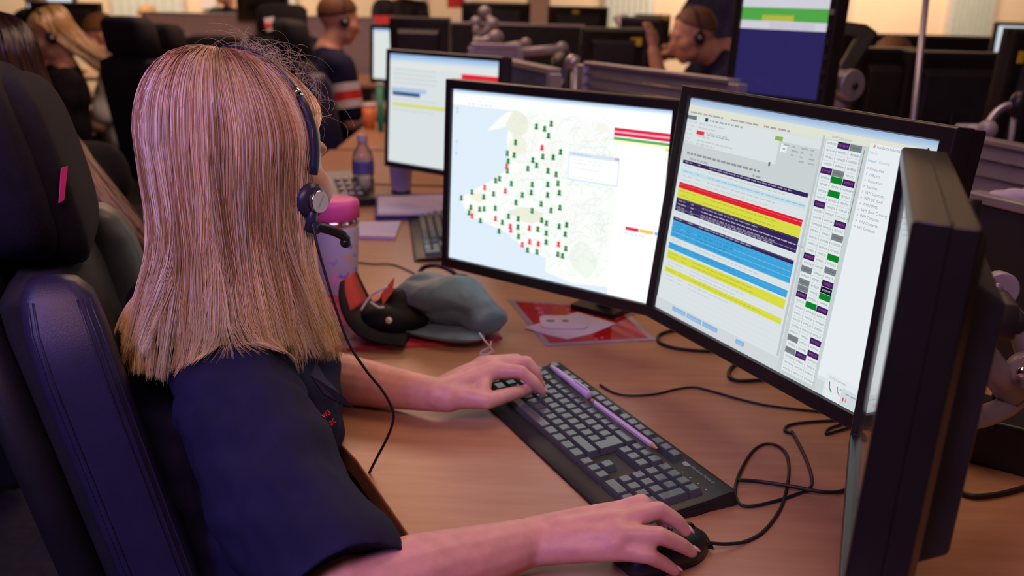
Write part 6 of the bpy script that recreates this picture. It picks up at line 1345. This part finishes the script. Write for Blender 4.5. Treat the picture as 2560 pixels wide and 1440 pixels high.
# ---- far wall: pillar, windows with blinds, notices
def wallbox(name, px0, py0, px1, py1, m, Y=Y1, th=0.03, z1=None, **k_):
    a, b = aty(px0, py0, Y - th), aty(px1, py1, Y - th); return struct(name, MB().box2((a.x, Y - th, b.z), (b.x, Y, z1 if z1 else a.z)), m, **k_)
pl_ = MB(); a, b = aty(1318, 0, 7.6), aty(1376, 0, 7.6); struct('trim_1', pl_.box2((a.x, 7.6, 0), (b.x, 7.85, ZC)), M_wall)
M_blind = mat('window_blind', (0.50, 0.58, 0.58), 0.7, var=0.05); M_frame = mat('window_frame', (0.55, 0.52, 0.52), 0.5, var=0.04)
def window(i, px0, px1, Y=Y1):
    a, b = aty(px0, 30, Y), aty(px1, 30, Y); z0, z1 = 1.0, 2.2; o = empty('window_%d' % i, ((a.x + b.x) / 2, Y, 0)); o['kind'] = 'structure'; w_ = (b.x - a.x) / 2
    MB().box((0, -0.02, (z0 + z1) / 2), (2 * w_ - 0.05, 0.01, z1 - z0 - 0.05)).build('window_pane', mat('night_glass', (0.10, 0.12, 0.14), 0.1), o)
    for s_ in (-1, 1): MB().box((s_ * w_, -0.025, (z0 + z1) / 2), (0.05, 0.05, z1 - z0)).build('window_frame', M_frame, o)
    for z in (z0, z1): MB().box((0, -0.025, z), (2 * w_ + 0.05, 0.06, 0.05)).build('window_frame', M_frame, o)
    n_ = 8; 
    for j in range(n_): MB().box((-w_ + (j + 0.5) * 2 * w_ / n_, -0.06, (z0 + z1) / 2), (2 * w_ / n_ * 0.92, 0.006, z1 - z0 - 0.04), Matrix.Rotation(R(12), 3, 'Z')).build('blind_slat', M_blind, o)
window(1, 1512, 1628); window(2, 2052, 2112); window(3, 2372, 2476); window(4, 640, 700); window(5, 290, 460)
rb = empty('banner', aty(1140, 0, 8.6)); tag(rb, 'red banner on a pale pole at the far side of the room', 'banner')
MB().quad(*[at(rb, aty(x, y, 8.6)) for x, y in [(1118, -90), (1162, -90), (1162, 20), (1118, 20)]]).build('cloth', M_red, rb, fixn=False).modifiers.new('th', 'SOLIDIFY').thickness = 0.01
MB().tube([at(rb, aty(1168, -95, 8.58)), at(rb, aty(1168, 60, 8.58)), (0.1, 0.0, -rb.location.z)], 0.02, 8).build('pole', M_slat, rb, smooth=True)
for i, (x0_, x1_, y_) in enumerate(((505, 540, 8), (700, 740, 12), (1030, 1060, 6))):
    nt2 = empty('notice', aty((x0_ + x1_) / 2, y_, Y1 - 0.03)); tag(nt2, ('white notice on the cream wall above the far left chair back', 'white notice on the wall left of the navy-shirted man', 'grey notice on the wall beside the red banner')[i], 'notice')
    MB().quad(*[at(nt2, aty(x, y, Y1 - 0.03)) for x, y in [(x0_, -70), (x1_, -70), (x1_, 22), (x0_, 22)]]).build('sheet', M_paper, nt2, fixn=False).modifiers.new('th', 'SOLIDIFY').thickness = 0.006
